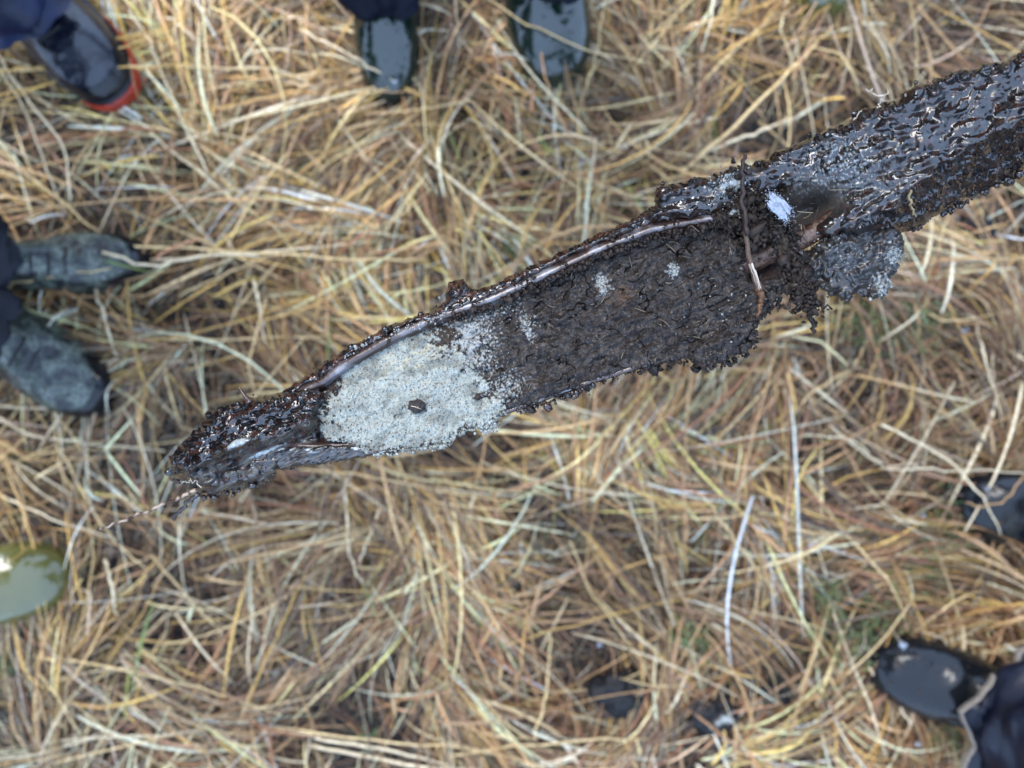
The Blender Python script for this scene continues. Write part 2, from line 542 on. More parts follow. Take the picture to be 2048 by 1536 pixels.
def spline(P, n):
    """Catmull-Rom through the points"""
    P = np.asarray(P, float)
    if len(P) == 2:
        return P[0] + (P[1] - P[0]) * np.linspace(0, 1, n)[:, None]
    E = np.concatenate([[2 * P[0] - P[1]], P, [2 * P[-1] - P[-2]]])
    u = np.linspace(0, len(P) - 1 - 1e-9, n); k = u.astype(int); t = (u - k)[:, None]
    p0, p1, p2, p3 = E[k], E[k + 1], E[k + 2], E[k + 3]
    return 0.5 * (2 * p1 + (p2 - p0) * t + (2 * p0 - 5 * p1 + 4 * p2 - p3) * t ** 2 + (3 * p1 - p0 - 3 * p2 + p3) * t ** 3)


def join_parts(parts):
    """parts: (V, [faces...], C) -> one mesh's arrays (quads and triangles kept apart)"""
    off = 0; Vs, Qs, Ts, Cs = [], [], [], []
    for V, Q, T, C in parts:
        Vs.append(V); Cs.append(np.broadcast_to(C, (len(V), 3)))
        if len(Q): Qs.append(Q + off)
        if len(T): Ts.append(T + off)
        off += len(V)
    fl = []
    if Qs: fl.append(np.concatenate(Qs))
    if Ts: fl.append(np.concatenate(Ts))
    return np.concatenate(Vs), fl, np.concatenate(Cs)


# -------- long stems that lie over the mat: those that show most are placed as in the photograph
STEMS = [  # pixel polylines, height range, colour index, width in mm
    ([(-30, 92), (140, 80), (300, 66), (372, 30)], .07, 0, 2.6), ([(-30, 98), (150, 88), (300, 70)], .065, 0, 2.2), ([(30, 50), (170, 72), (300, 84)], .08, 0, 2.0),
    ([(-30, 142), (150, 135), (330, 132), (560, 138)], .08, 1, 2.4), ([(-30, 145), (120, 128), (250, 92), (345, 60)], .085, 0, 2.6), ([(-30, 192), (100, 168), (230, 110), (330, 78)], .075, 0, 2.4),
    ([(-30, 218), (90, 172), (240, 142), (420, 120)], .07, 0, 2.2), ([(30, 135), (170, 137), (270, 136), (380, 130)], .09, 0, 2.2), ([(-20, 60), (80, 70), (220, 70)], .09, 0, 2.0),
    ([(262, 20), (300, 90), (328, 160), (425, 370)], .06, 2, 3.4), ([(-10, 100), (60, 205), (125, 290), (142, 400)], .06, 2, 3.0), ([(-20, 120), (40, 200), (90, 330), (130, 430)], .05, 2, 2.6),
    ([(-20, 285), (100, 385), (215, 480)], .05, 1, 2.6), ([(352, 150), (346, 300), (352, 490)], .035, 3, 3.6), ([(240, 200), (330, 290), (412, 352), (470, 392)], .045, 2, 3.0),
    ([(440, 352), (490, 300), (540, 246)], .05, 2, 4.6), ([(350, 190), (520, 160), (710, 134)], .05, 1, 2.2), ([(60, 190), (200, 260), (330, 270)], .04, 1, 2.4),
    ([(845, 175), (870, 300), (915, 400), (975, 560)], .055, 1, 3.2), ([(1362, 345), (1480, 240), (1600, 120), (1705, 12)], .05, 1, 4.6), ([(1350, 225), (1440, 130), (1560, 20)], .045, 1, 3.8),
    ([(1395, 312), (1500, 270), (1590, 234)], .045, 2, 4.4), ([(165, 488), (400, 498), (640, 515), (850, 520)], .06, 1, 2.8), ([(300, 520), (520, 505), (760, 480)], .055, 2, 3.0),
    ([(285, 690), (480, 640), (640, 585), (790, 520)], .05, 0, 2.6), ([(255, 676), (450, 678), (700, 668)], .04, 1, 2.6), ([(360, 590), (470, 540), (640, 470)], .05, 1, 2.6), ([(508, 560), (520, 620), (530, 690)], .05, 2, 4.4),
    ([(180, 552), (205, 620), (232, 712)], .05, 2, 4.2), ([(-20, 520), (60, 490), (160, 440)], .08, 3, 2.2), ([(0, 570), (100, 555), (220, 535)], .09, 1, 1.8),
    ([(205, 505), (300, 530), (420, 510), (520, 512)], .09, 2, 3.2), ([(470, 1460), (540, 1300), (600, 1170), (640, 1092)], .05, 0, 3.6), ([(640, 1092), (760, 1100), (930, 1130)], .05, 0, 2.4),
    ([(490, 1040), (530, 1170), (560, 1250)], .045, 1, 2.8), ([(545, 1290), (590, 1370), (640, 1480)], .04, 3, 2.6), ([(540, 1455), (760, 1480), (960, 1500), (1090, 1540)], .05, 1, 3.6),
    ([(530, 1460), (720, 1490), (900, 1530)], .05, 2, 4.2), ([(620, 1490), (820, 1530), (960, 1540)], .045, 2, 4.6), ([(900, 1510), (1010, 1496), (1200, 1480), (1300, 1478)], .05, 1, 3.2),
    ([(690, 960), (694, 1060), (702, 1120), (725, 1170)], .05, 2, 3.6), ([(760, 1010), (735, 1080), (720, 1130)], .045, 2, 3.0), ([(1400, 985), (1480, 1090), (1560, 1200)], .06, 1, 2.8),
    ([(1140, 1080), (1180, 1180), (1260, 1290), (1320, 1390)], .05, 1, 2.2), ([(1010, 1290), (1130, 1255), (1290, 1215), (1400, 1190)], .05, 0, 2.0), ([(1030, 1390), (1050, 1280), (1058, 1190)], .04, 3, 3.4),
    ([(1070, 1480), (1092, 1380), (1100, 1260)], .045, 1, 3.6), ([(1600, 950), (1700, 1080), (1780, 1170), (1815, 1260)], .05, 1, 3.4), ([(1760, 850), (1880, 910), (1960, 990), (2005, 1070)], .10, 2, 3.0),
    ([(1760, 935), (1900, 942), (2060, 945)], .11, 2, 2.0), ([(2048, 950), (2010, 1000), (1960, 1012), (1930, 1005)], .115, 3, 2.2), ([(1735, 1335), (1790, 1400), (1820, 1450)], .06, 2, 3.2),
    ([(1660, 850), (1760, 925), (1850, 925)], .05, 2, 2.6), ([(1600, 870), (1700, 880), (1760, 930)], .05, 2, 2.8), ([(1820, 1270), (1900, 1210), (1980, 1170)], .05, 1, 3.4),
    ([(0, 1500), (150, 1480), (330, 1470), (460, 1452)], .05, 2, 3.0), ([(-20, 1300), (60, 1330), (110, 1390), (170, 1480)], .05, 1, 2.8), ([(60, 1310), (250, 1340), (420, 1380), (560, 1430)], .055, 1, 3.2),
    ([(100, 1370), (190, 1240), (260, 1160)], .05, 2, 3.0), ([(210, 1120), (225, 1180), (232, 1230)], .05, 2, 3.8), ([(300, 1110), (380, 1200), (450, 1270)], .045, 1, 2.6),
    ([(-10, 830), (70, 870), (200, 890), (330, 900)], .045, 2, 2.8), ([(40, 740), (130, 850), (210, 960)], .045, 1, 2.6), ([(120, 900), (210, 1060), (290, 1140)], .04, 1, 3.0), ([(0, 990), (110, 1040), (240, 1080)], .045, 2, 2.8),
    ([(560, 935), (720, 950), (900, 985), (1040, 1010)], .045, 1, 2.4), ([(930, 120), (1000, 200), (1050, 260), (1100, 330)], .045, 3, 2.8), ([(980, 0), (1060, 50), (1180, 100), (1300, 125)], .10, 1, 2.2),
    ([(1210, 0), (1195, 90), (1170, 190)], .06, 1, 2.0), ([(1270, 130), (1330, 60), (1360, 20)], .05, 1, 2.8), ([(600, 60), (700, 110), (790, 165)], .09, 2, 2.8), ([(690, 170), (800, 185), (960, 205)], .09, 3, 1.6),
    ([(1720, 0), (1745, 60), (1730, 120)], .05, 0, 2.6), ([(1850, 0), (1780, 90), (1740, 160)], .045, 1, 2.6), ([(1985, 700), (1990, 780), (2010, 870)], .045, 2, 3.0), ([(1560, 860), (1620, 790), (1700, 740)], .045, 1, 3.0),
    ([(1950, 640), (1970, 720), (1990, 790)], .05, 2, 3.4), ([(1300, 850), (1420, 900), (1530, 980)], .045, 0, 2.6), ([(1240, 960), (1330, 1010), (1450, 1010)], .05, 0, 3.6), ([(1840, 620), (1900, 640), (2048, 620)], .05, 1, 2.4),
]
sp = []
for P, z, ci, wmm in STEMS:
    P = np.array(P, float)
    zz = z + rng.uniform(-.008, .008, len(P)) - .012 * (np.arange(len(P)) == 0) - .012 * (np.arange(len(P)) == len(P) - 1)
    pts = spline(at(P[:, 0], P[:, 1], zz), 14)
    pts[:, :2] += .0012 * rng.normal(0, 1, (14, 2))
    r = .0005 * wmm * np.linspace(1.05, .7, 14) * rng.uniform(1.0, 1.25)
    V, Q, T = tube(pts, r, 4)
    c = PAL[ci] * rng.uniform(.92, 1.15)
    sp.append((V, Q, T, c * (0.9 + .2 * rng.uniform(0, 1, (len(V), 1)))))
for k in range(1100):                                    # the rest at random
    ext = (1.7, 1.4)
    x, y = rng.uniform(-ext[0], ext[0]), rng.uniform(-ext[1], ext[1])
    a = rng.uniform(0, 6.283); L = rng.uniform(.1, .32)
    z0 = rng.uniform(.015, .05)
    cv = rng.normal(0, 1.6)
    u = np.linspace(0, 1, 9)
    aa = a + cv * L * u + (rng.normal(0, .8) if rng.uniform() < .25 else 0) * (u > rng.uniform(.3, .8))
    dx = np.cumsum(np.cos(aa)) * L / 9; dy = np.cumsum(np.sin(aa)) * L / 9
    pts = np.stack([x + dx, y + dy, np.maximum(.012, z0 + rng.normal(0, .02) * u + .015 * np.sin(np.pi * u))], -1)
    V, Q, T = tube(pts, rng.lognormal(math.log(.00125), .3) * np.linspace(1.05, .6, 9), 4)
    g1 = float(golden(np.array([x]), np.array([y]))[0])
    ci = rng.choice(5, p=[.30, .3, .2, .15, .05] if g1 > .5 else [.12, .24, .28, .24, .12])
    sp.append((V, Q, T, PAL[ci] * rng.uniform(.8, 1.15)))
V, fl, C = join_parts(sp)
tag(mesh_obj('grass_stems', V, fl, M_STRAW, origin=(0, 0, 0), col=C), 'long golden grass stems lying loose over the mat', 'grass', kind='stuff')

# -------- moss and small green shoots between the straw
mp = []
for px, py, rr, n in ((1690, 1290, 90, 190), (1760, 1240, 50, 60), (1710, 640, 60, 160), (1820, 650, 60, 160), (1650, 1180, 40, 70), (30, 1325, 18, 60), (1390, 1270, 40, 60),
                      (1880, 1050, 60, 110), (1350, 1270, 30, 40), (1560, 1080, 30, 40), (1900, 1460, 50, 60), (1020, 490, 25, 40), (1850, 1130, 60, 80), (740, 1460, 20, 20)):
    c0 = at(px, py, .03)
    x = c0[0] + rng.normal(0, rr * .00036, n); y = c0[1] + rng.normal(0, rr * .00036, n)
    c = np.array((.085, .125, .03)) * rng.uniform(.5, 1.5, (n, 1)) * rng.uniform(.85, 1.15, (n, 3))
    mp.append(ribbons(np.stack([x, y], 1), rng.uniform(0, 6.28, n), rng.uniform(.006, .02, n), rng.uniform(.0014, .003, n), rng.uniform(.03, .055, n), rng.uniform(0, .006, n),
                      rng.normal(0, 30, n), np.zeros(n), c, 3, rng.normal(0, .6, n)))
o = grass_layer('moss', mp, 'bright green moss shoots between the dry straw'); o['category'] = 'moss'

GREEN = [
    ([(725, 1165), (740, 1200), (758, 1245)], 3.6, 'short bright green grass blade standing in straw below the tool'),
    ([(262, 1318), (255, 1370), (250, 1440)], 3.4, 'yellow green grass blade at the bottom left, left of the middle'),
    ([(875, 215), (900, 270), (925, 330)], 3.0, 'green grass blade below the toe of the narrow green boot'),
    ([(845, 215), (900, 212), (935, 200)], 3.0, 'pale green blade lying flat between the two green boots'),
    ([(1070, 260), (1090, 290), (1112, 312)], 3.6, 'short green blade below the wide green boot'),
    ([(205, 520), (260, 535), (310, 545)], 2.6, 'thin green blade lying over the upper camouflage boot'),
    ([(250, 478), (320, 445), (400, 425)], 3.0, 'pale green blade lying above the upper camouflage boot'),
    ([(1780, 1140), (1800, 1210), (1790, 1250)], 2.2, 'thin green blade above the black boot at lower right'),
]
for P, wmm, lab in GREEN:
    P = np.array(P, float)
    zz = (.105 if 'over' in lab else .05) + np.linspace(-.008, .006, len(P))
    pts = spline(at(P[:, 0], P[:, 1], zz), 8)
    V, Q, T = tube(pts, .0005 * wmm * np.array([.6, .9, 1, 1, .95, .8, .6, .25]), 4)
    c = np.linspace(0, 1, len(V))[:, None]
    colr = np.array((.16, .26, .05)) * (1 - c) + np.array((.26, .30, .09)) * c
    if 'pale' in lab: colr = np.array((.30, .36, .20)) * np.ones((len(V), 1))
    if 'yellow' in lab: colr = np.array((.36, .40, .07)) * np.ones((len(V), 1))
    tag(mesh_obj('grass_blade', V, [Q, T], M_STRAW, origin=pts[0], col=colr), lab, 'grass blade')


# ------------------------------------------------------------------ lumps: displaced icospheres joined or single
def ico(sub):
    import bmesh
    bm = bmesh.new()
    bmesh.ops.create_icosphere(bm, subdivisions=sub, radius=1)
    v = np.array([p.co[:] for p in bm.verts]); f = np.array([[q.index for q in p.verts] for p in bm.faces])
    bm.free()
    return v, f


ICO1, ICO2, ICO3 = ico(1), ico(2), ico(4)


def lumps(cent, rad, col, base=ICO1, rough=.25, squash=None):
    """many little irregular grains in one mesh"""
    v, f = base
    n = len(cent)
    R = np.asarray(rad).reshape(n, -1)
    ax = rng.normal(0, 1, (n, 4)); ax /= np.linalg.norm(ax, axis=1)[:, None]
    w, x, y, z = ax.T
    rot = np.stack([np.stack([1 - 2 * (y * y + z * z), 2 * (x * y - z * w), 2 * (x * z + y * w)], -1),
                    np.stack([2 * (x * y + z * w), 1 - 2 * (x * x + z * z), 2 * (y * z - x * w)], -1),
                    np.stack([2 * (x * z - y * w), 2 * (y * z + x * w), 1 - 2 * (x * x + y * y)], -1)], 1)
    s = R * rng.uniform(.65, 1.2, (n, 3))
    P = v[None] * (1 + rough * rng.normal(0, 1, (n, len(v), 1))) * s[:, None, :]
    P = np.einsum('nij,nkj->nki', rot, P) + np.asarray(cent)[:, None, :]
    Fc = (f[None] + (np.arange(n) * len(v))[:, None, None]).reshape(-1, 3)
    C = np.repeat(np.broadcast_to(np.asarray(col), (n, 3))[:, None], len(v), 1).reshape(-1, 3)
    return P.reshape(-1, 3), Fc, C


def clod(name, c, r, colr, wet, mat, label, cat, group=None, seed=0, spots=None):
    v, f = ICO3
    d = 1 + .34 * fbm(v[:, 0] * 1.6 + seed, v[:, 1] * 1.6 + v[:, 2] * 1.3, seed, 4) + .20 * fbm(v[:, 0] * 6 + v[:, 2] * 4, v[:, 1] * 6 + seed, seed + 9, 3)
    P = v * d[:, None] * np.array(r)
    C = np.array(colr) * (1 + .5 * fbm(v[:, 0] * 3 + seed, v[:, 1] * 3 + v[:, 2], seed + 4, 3))[:, None]
    if spots is not None:
        k = smooth(.5, .62, .5 * fbm(v[:, 0] * 4, v[:, 1] * 4 + v[:, 2], seed + 21, 3) + np.exp(-((v[:, 0] - .35) / .38) ** 2 - ((v[:, 1] - .1) / .24) ** 2))[:, None]
        C = C * (1 - k) + np.array(spots) * k
    c = np.asarray(c)
    o = mesh_obj(name, P + c, f, mat, origin=c - np.array([0, 0, r[2] * .7]), col=C, wet=wet)
    return tag(o, label, cat, group)


for i, (px, py, z, r, lab, sp_) in enumerate([
        (1240, 1385, .032, (.040, .030, .018), 'black wet peat clod among straw at the bottom, left of the clod with pale sand', None),
        (1425, 1430, .030, (.034, .028, .020), 'dark wet peat clod with pale sand on it near the bottom edge', (.34, .37, .36)),
        (1545, 1385, .022, (.026, .018, .014), 'small dark peat clod right of the clod with pale sand', None),
        (1948, 462, .024, (.030, .022, .018), 'dark grey peat clod below the thick muddy shaft', None),
        (1035, 385, .016, (.040, .026, .010), 'dark blue grey mud lump above the middle of the tool', None),
        (1012, 445, .014, (.022, .026, .010), 'small dark mud lump just above the muddy blade rim', None)]):
    clod('soil_clod', at(px, py, z), r, (.009, .0085, .009), .45, M_PEAT, lab, 'soil clod', seed=i + 1, spots=sp_)

# snow pellets lying about
PEL = [(1805, 1290, .087, 13, 'large white snow pellet on the toe of the black boot at lower right'), (1848, 1030, .05, 9, 'white snow pellet in the straw left of the black boot at right edge'),
       (1835, 1488, .05, 11, 'white snow pellet at the bottom right below the black boot'), (1705, 1337, .05, 9, 'white snow pellet in the moss left of the black boot toe'),
       (1975, 978, .085, 7, 'tiny white snow pellet on the black boot at the right edge'), (1752, 1075, .04, 8, 'tiny white snow pellet in straw above the lower right black boot'), (1525, 1228, .045, 8, 'tiny white snow pellet in straw at right of the bottom middle'), (1540, 1508, .05, 9, 'tiny white snow pellet near the bottom edge, right of the sandy clod'), (1200, 1290, .04, 10, 'white snow pellet above the black peat clod'),
       (1960, 545, .05, 9, 'white snow pellet in straw just under the muddy shaft at right'), (1930, 660, .05, 12, 'white snow pellet in straw at the right edge under the mud flap'), (142, 1368, .04, 8, 'tiny white snow pellet near the bottom left corner'), (300, 300, .045, 8, 'left one of two snow pellets below the red soled shoe'), (322, 310, .045, 7, 'right one of two snow pellets below the red soled shoe'), (1255, 252, .045, 7, 'tiny white snow pellet right of the wide green boot'), (1830, 1545, .05, 8, 'white snow pellet on the bottom edge at lower right'), (310, 225, .05, 8, 'white snow pellet just below the red soled shoe'), (135, 5, .06, 12, 'white snow pellet at the top edge beside the blue trousers'), (790, 163, .085, 8, 'small white snow pellet on the toe of the narrow green boot')]
for i, (px, py, z, r, lab) in enumerate(PEL):
    rr = r * .00036 * .85
    c_ = at(px, py, z if 'boot' in lab and 'on the' in lab else z - .008)
    kk = 14
    V, Fc, C = lumps(c_ + rng.normal(0, .5, (kk, 3)) * rr * np.array([1.2, .9, .5]), rng.uniform(.3, .6, kk) * rr, (.8, .84, .9), ICO2, .10)
    tag(mesh_obj('snow_pellet', V, Fc, M_SNOW, origin=c_), lab, 'snow pellet', 'snow pellets')


# ------------------------------------------------------------------ people: boots and trousers
BRN_ = np.array((.04, .028, .02))
LV = np.array([  # z, heel x, toe x, half width
    (.000, .004, .286, .0470), (.010, .000, .293, .0525), (.026, -.001, .295, .0545), (.044, .000, .293, .0550), (.056, .001, .287, .0540),
    (.066, .002, .278, .0515), (.074, .002, .265, .0480), (.080, .002, .247, .0440), (.086, .002, .226, .0400), (.094, .002, .203, .0380),
    (.105, .002, .180, .0375), (.122, .000, .156, .0395), (.150, -.004, .140, .0430), (.190, -.008, .135, .0470), (.240, -.012, .135, .0510)])


def foot_ring(z, xh, xt, hw, n=40, grow=0.0):
    th = np.arange(n) / n * 2 * np.pi
    c, s = np.cos(th), np.sin(th)
    p = 2 / 2.9
    ex = np.sign(c) * np.abs(c) ** p; ey = np.sign(s) * np.abs(s) ** p
    x = (xh + xt) / 2 + (xt - xh) / 2 * ex
    up = smooth(.07, .13, np.array(z))
    wp = np.interp(x, [0, .05, .11, .17, .21, .25, .29], [.72, .76, .76, .92, 1, 1, .95])
    y = hw * ey * (wp * (1 - up) + up)
    skew = .010 * smooth(.10, .28, x) * (1 - up)          # toe turned a little inwards
    r = np.stack([x, y + skew, np.full(n, float(z))], -1)
    if grow:
        cen = r.mean(0); d = r - cen; d[:, 2] = 0
        r = r + d / (np.linalg.norm(d, axis=1)[:, None] + 1e-9) * grow
    return r


def loft(rings, cap=True):
    n = len(rings[0]); m = len(rings)
    V = np.concatenate(rings)
    i = np.arange(m - 1)[:, None] * n; k = np.arange(n)[None, :]; k2 = (k + 1) % n
    Q = np.stack([i + k, i + k2, i + n + k2, i + n + k], -1).reshape(-1, 4)
    T = np.zeros((0, 3), int)
    if cap:
        V = np.concatenate([V, [rings[0].mean(0)], [rings[-1].mean(0)]])
        kk = np.arange(n); kk2 = (kk + 1) % n
        T = np.concatenate([np.stack([kk2, kk, np.full(n, m * n)], 1), np.stack([(m - 1) * n + kk, (m - 1) * n + kk2, np.full(n, m * n + 1)], 1)])
    return V, Q, T


def interp_levels(m):
    u = np.linspace(0, len(LV) - 1, m)
    P = spline(LV, m)
    return P


def make_boot(person, toe_px, ang, mat, sole_mat, style, scale=1.0, mirror=1, toe_z=.04, sink=0.0, width=1.0, label=None, ank=.074):
    a = math.radians(ang)
    fx, fy = np.array([math.cos(a), math.sin(a), 0]), np.array([-math.sin(a), math.cos(a), 0]) * mirror
    toe = at(toe_px[0], toe_px[1], toe_z)
    org = toe - fx * .292 * scale
    org[2] = -sink

    def wpos(L):
        L = np.asarray(L, float) * scale
        return org + L[:, :1] * fx + L[:, 1:2] * width * fy + L[:, 2:3] * np.array([0, 0, 1.0])
    P = interp_levels(44)
    rings = [foot_ring(*p) for p in P]
    V, Q, T = loft(rings)
    # creases across the instep and small dents
    x, y, z = V.T
    up = smooth(.05, .08, z)
    if style == 'rubber':
        dz = up * (.0022 * np.sin((x - .15) * 150 + 14 * y) * smooth(.23, .19, x) * smooth(.05, .12, x) + .003 * fbm(x * 22 + toe_px[0], y * 22, 5, 3))
    else:
        dz = up * (0.0018 * np.sin((x - .1) * 210) * np.exp(-(y / .024) ** 2) * smooth(.25, .20, x) + .004 * fbm(x * 26 + toe_px[0], y * 26, 6, 4))
    V = V + np.stack([0 * x, 0 * x, dz], -1)
    V_boot = V
    boot = mesh_obj('boot', wpos(V), [Q if mirror > 0 else Q[:, ::-1], T if mirror > 0 else T[:, ::-1]], mat, person, origin=org)
    if label: boot['label'] = label
    # sole with a welt lip
    sr = []
    for z_, g_ in ((0.0, .001), (.003, .004), (.012, .0055), (.018, .0055), (.021, .004), (.0225, .001)):
        p = np.array([np.interp(z_, LV[:, 0], LV[:, k]) for k in range(4)])
        sr.append(foot_ring(z_, p[1], p[2], p[3], grow=g_ if style != 'redsole' else g_ + .0065))
    V, Q, T = loft(sr)
    if style == 'redsole':
        V[:, 2] = V[:, 2] * 1.8 + .004
    if style == 'redsole':
        mk = V[Q].mean(1)
        mk = (mk[:, 0] > .19) & (mk[:, 1] > -.035)
        mesh_obj('sole_edge', wpos(V), [Q[mk] if mirror > 0 else Q[mk][:, ::-1]], sole_mat, boot, origin=org)
        V = V - (V - V.mean(0)) * np.array([.03, .06, .06])
    mesh_obj('sole', wpos(V), [Q if mirror > 0 else Q[:, ::-1], T if mirror > 0 else T[:, ::-1]], M_BLACKSOLE if style == 'redsole' else sole_mat, boot, origin=org)
    if style == 'rubber':                                  # raised toe-cap line moulded into the rubber
        prof = []
        for yy in np.linspace(-.043, .043, 15):
            xx = .288 - .020 * (yy / .043) ** 2 - .004
            prof.append((xx, yy + .009, .034))
        V, Q, T = tube(np.array(prof), .0016, 5)
        mesh_obj('toe_ridge', wpos(V), [Q, T], mat, boot, origin=org)
    if style in ('lace', 'redsole'):
        # rubber toe cap
        rings = []
        for p in P:
            if p[0] > .0655: break
            rings.append(foot_ring(*p, grow=.0022))
        V, Q, T = loft(rings)
        keep_x = .246
        qc = V[Q].mean(1)[:, 0] > keep_x; tc = V[T].mean(1)[:, 0] > keep_x
        cap = mesh_obj('toe_cap', wpos(V), [Q[qc]], M_BLACKRUB, boot, origin=org)
        for i in range(5):
            xl = .206 - .018 * i
            zl = float(np.interp(-xl, -LV[7:, 2], LV[7:, 0]))
            pts = [(xl - .006, -.024, zl - .006), (xl - .001, -.012, zl + .0010), (xl, .0, zl + .0030), (xl - .001, .012, zl + .0010), (xl - .006, .024, zl - .006)]
            V, Q, T = tube(spline(pts, 9), .0020, 5)
            mesh_obj('lace', wpos(V), [Q, T], M_BLACKSOLE, boot, origin=org)
    tv = V_boot[(V_boot[:, 2] > .035) & (V_boot[:, 0] > .12)]
    pk = tv[rng.integers(0, len(tv), 70)]
    lv, lf, lc = lumps(wpos(pk), rng.lognormal(math.log(.0011), .5, 70), BRN_ * rng.uniform(.6, 1.8, (70, 1)), ICO1, .25)
    ms = mesh_obj('mud_specks', lv, lf, M_PEAT, boot, origin=org, col=lc, wet=.4); ms['kind'] = 'stuff'
    ankle = wpos([[ank, 0, .10]])[0]
    return boot, ankle, fx


def make_trousers(person, legs, mat, hem_r=.088, hem_z=.085, seed=0, stretch=1.15, cuff=None):
    """legs: list of (ankle xyz, heading, knee xyz, hip xyz); both legs and the hips are one mesh"""
    Vs, Qs, Ts, off = [], [], [], 0
    for li, (ank, fx, knee, hip) in enumerate(legs):
        a0 = np.array([ank[0], ank[1], hem_z])
        path = spline([a0, a0 * .55 + np.array(knee) * .45 + np.array([0, 0, -.03]), knee, np.array(knee) * .45 + np.array(hip) * .55, hip], 60)
        u = np.linspace(0, 1, 60)
        rad = np.interp(u, [0, .03, .25, .5, .8, 1], [hem_r, hem_r * 1.0, hem_r * .95, .085, .1, .115])
        n = 56; th = np.arange(n) / n * 2 * np.pi
        fy = np.array([-fx[1], fx[0], 0])
        st = np.interp(u, [0, .2, 1], [stretch, 1.0, 1.0])
        TH, U = np.meshgrid(th, u)
        fold = .010 * fbm(np.cos(TH) * 1.6 + U * 13 + seed, np.sin(TH) * 1.6 + U * 5 + li * 9, 60 + seed, 4) * (.6 + 1.6 * np.exp(-U * 7))
        fold += .006 * np.abs(noise(U * 22 + .8 * np.cos(TH) + seed, np.sin(TH) * 1.3 + li * 5, 77)) * np.exp(-U * 4)
        R = rad[:, None] + fold
        ring = path[:, None] + (R * np.cos(TH) * st[:, None])[..., None] * fx + (R * np.sin(TH))[..., None] * fy
        # the hem dips and waves
        ring[:, :, 2] += (.012 * noise(np.cos(TH) * 1.4 + seed, np.sin(TH) * 1.4 + li, 90) + .030 * np.cos(TH)) * np.exp(-U * 14)
        V, Q, T = loft(list(ring), cap=True)
        T = T[len(T) // 2:]                                # open hem, closed top
        Vs.append(V); Qs.append(Q + off); Ts.append(T + off); off += len(V)
        if cuff is not None and li == cuff[0]:
            inner = ring[0].copy(); c = inner.mean(0); inner2 = c + (inner - c) * 1.015
            lo = inner2 + np.array([0, 0, -.004]); lo2 = c + (inner - c) * .97 + np.array([0, 0, -.006])
            Vc, Qc, _ = loft([lo2, lo, inner2 + np.array([0, 0, .005]), c + (inner - c) * 1.005 + np.array([0, 0, .008])], cap=False)
            cuff_arr = (Vc, Qc)
    hips = [np.array(l[3]) for l in legs]
    hc = sum(hips) / len(hips)
    n = 56; th = np.arange(n) / n * 2 * np.pi
    d = hips[-1] - hips[0]; d[2] = 0
    ln = np.linalg.norm(d); d = d / ln if ln > 1e-6 else np.array([1.0, 0, 0]); e = np.array([-d[1], d[0], 0])
    rr = []
    for z_, k in ((-.10, .6), (-.05, .95), (0, 1.0), (.1, .95), (.16, .9)):
        rr.append(hc + np.array([0, 0, z_]) + ((ln / 2 + .10) * k * np.cos(th))[:, None] * d + (.125 * k * np.sin(th))[:, None] * e)
    V, Q, T = loft(rr)
    Vs.append(V); Qs.append(Q + off); Ts.append(T + off)
    o = mesh_obj('trousers', np.concatenate(Vs), [np.concatenate(Qs), np.concatenate(Ts)], mat, person)
    make_unseen_jacket(person, hips, -hc[:2], M_NAVYFAB if seed % 2 else M_DARKFAB, seed)  # out of view, added for dark reflections in wet surfaces and some shade
    if cuff is not None:
        mesh_obj('hem_lining', cuff_arr[0], cuff_arr[1], cuff[1], o)
    return o


def make_unseen_jacket(person, hips, facing, mat, seed):
    """unseen upper body added above the legs: torso, shoulders, hanging arms and a hood that is up, one continuous outline per piece"""
    hc = np.mean(np.array(hips), 0)
    f = np.array([facing[0], facing[1], 0.]); f /= np.linalg.norm(f); sd = np.array([-f[1], f[0], 0])
    n = 40; th = np.arange(n) / n * 2 * np.pi
    prof = [(-.06, .215, .15), (.05, .20, .145), (.2, .19, .14), (.35, .205, .145), (.47, .225, .14), (.55, .20, .12), (.60, .10, .10), (.64, .085, .10), (.70, .105, .125), (.78, .112, .135), (.86, .095, .12), (.90, .05, .07)]
    P = spline(np.array(prof), 60)
    rings = []
    for z, a_, b_ in P:
        k = 1 + .05 * noise(np.cos(th) * 1.5 + seed, np.sin(th) * 1.5 + z * 12, 95)
        rings.append(hc + np.array([0, 0, z]) + f * .05 * smooth(.5, .8, np.array(z)) + (a_ * k * np.cos(th))[:, None] * sd + (b_ * k * np.sin(th))[:, None] * f)
    V, Q, T = loft(rings)
    o = mesh_obj('unseen_jacket', V, [Q, T], mat, person)
    for m_ in (-1, 1):
        sh = hc + sd * .205 * m_ + np.array([0, 0, .50])
        V, Q, T = tube(spline([sh, sh + sd * .05 * m_ + np.array([0, 0, -.27]), sh + sd * .03 * m_ + f * .10 + np.array([0, 0, -.50])], 20), np.linspace(.07, .045, 20), 14)
        mesh_obj('unseen_sleeve', V, [Q, T], mat, o)
    return o


def person(label, loc):
    p = empty('person', loc)
    return tag(p, label, 'person')


def hip_of(ank, out, lat, z=.82):
    return (ank[0] + out[0] + lat[0], ank[1] + out[1] + lat[1], z)


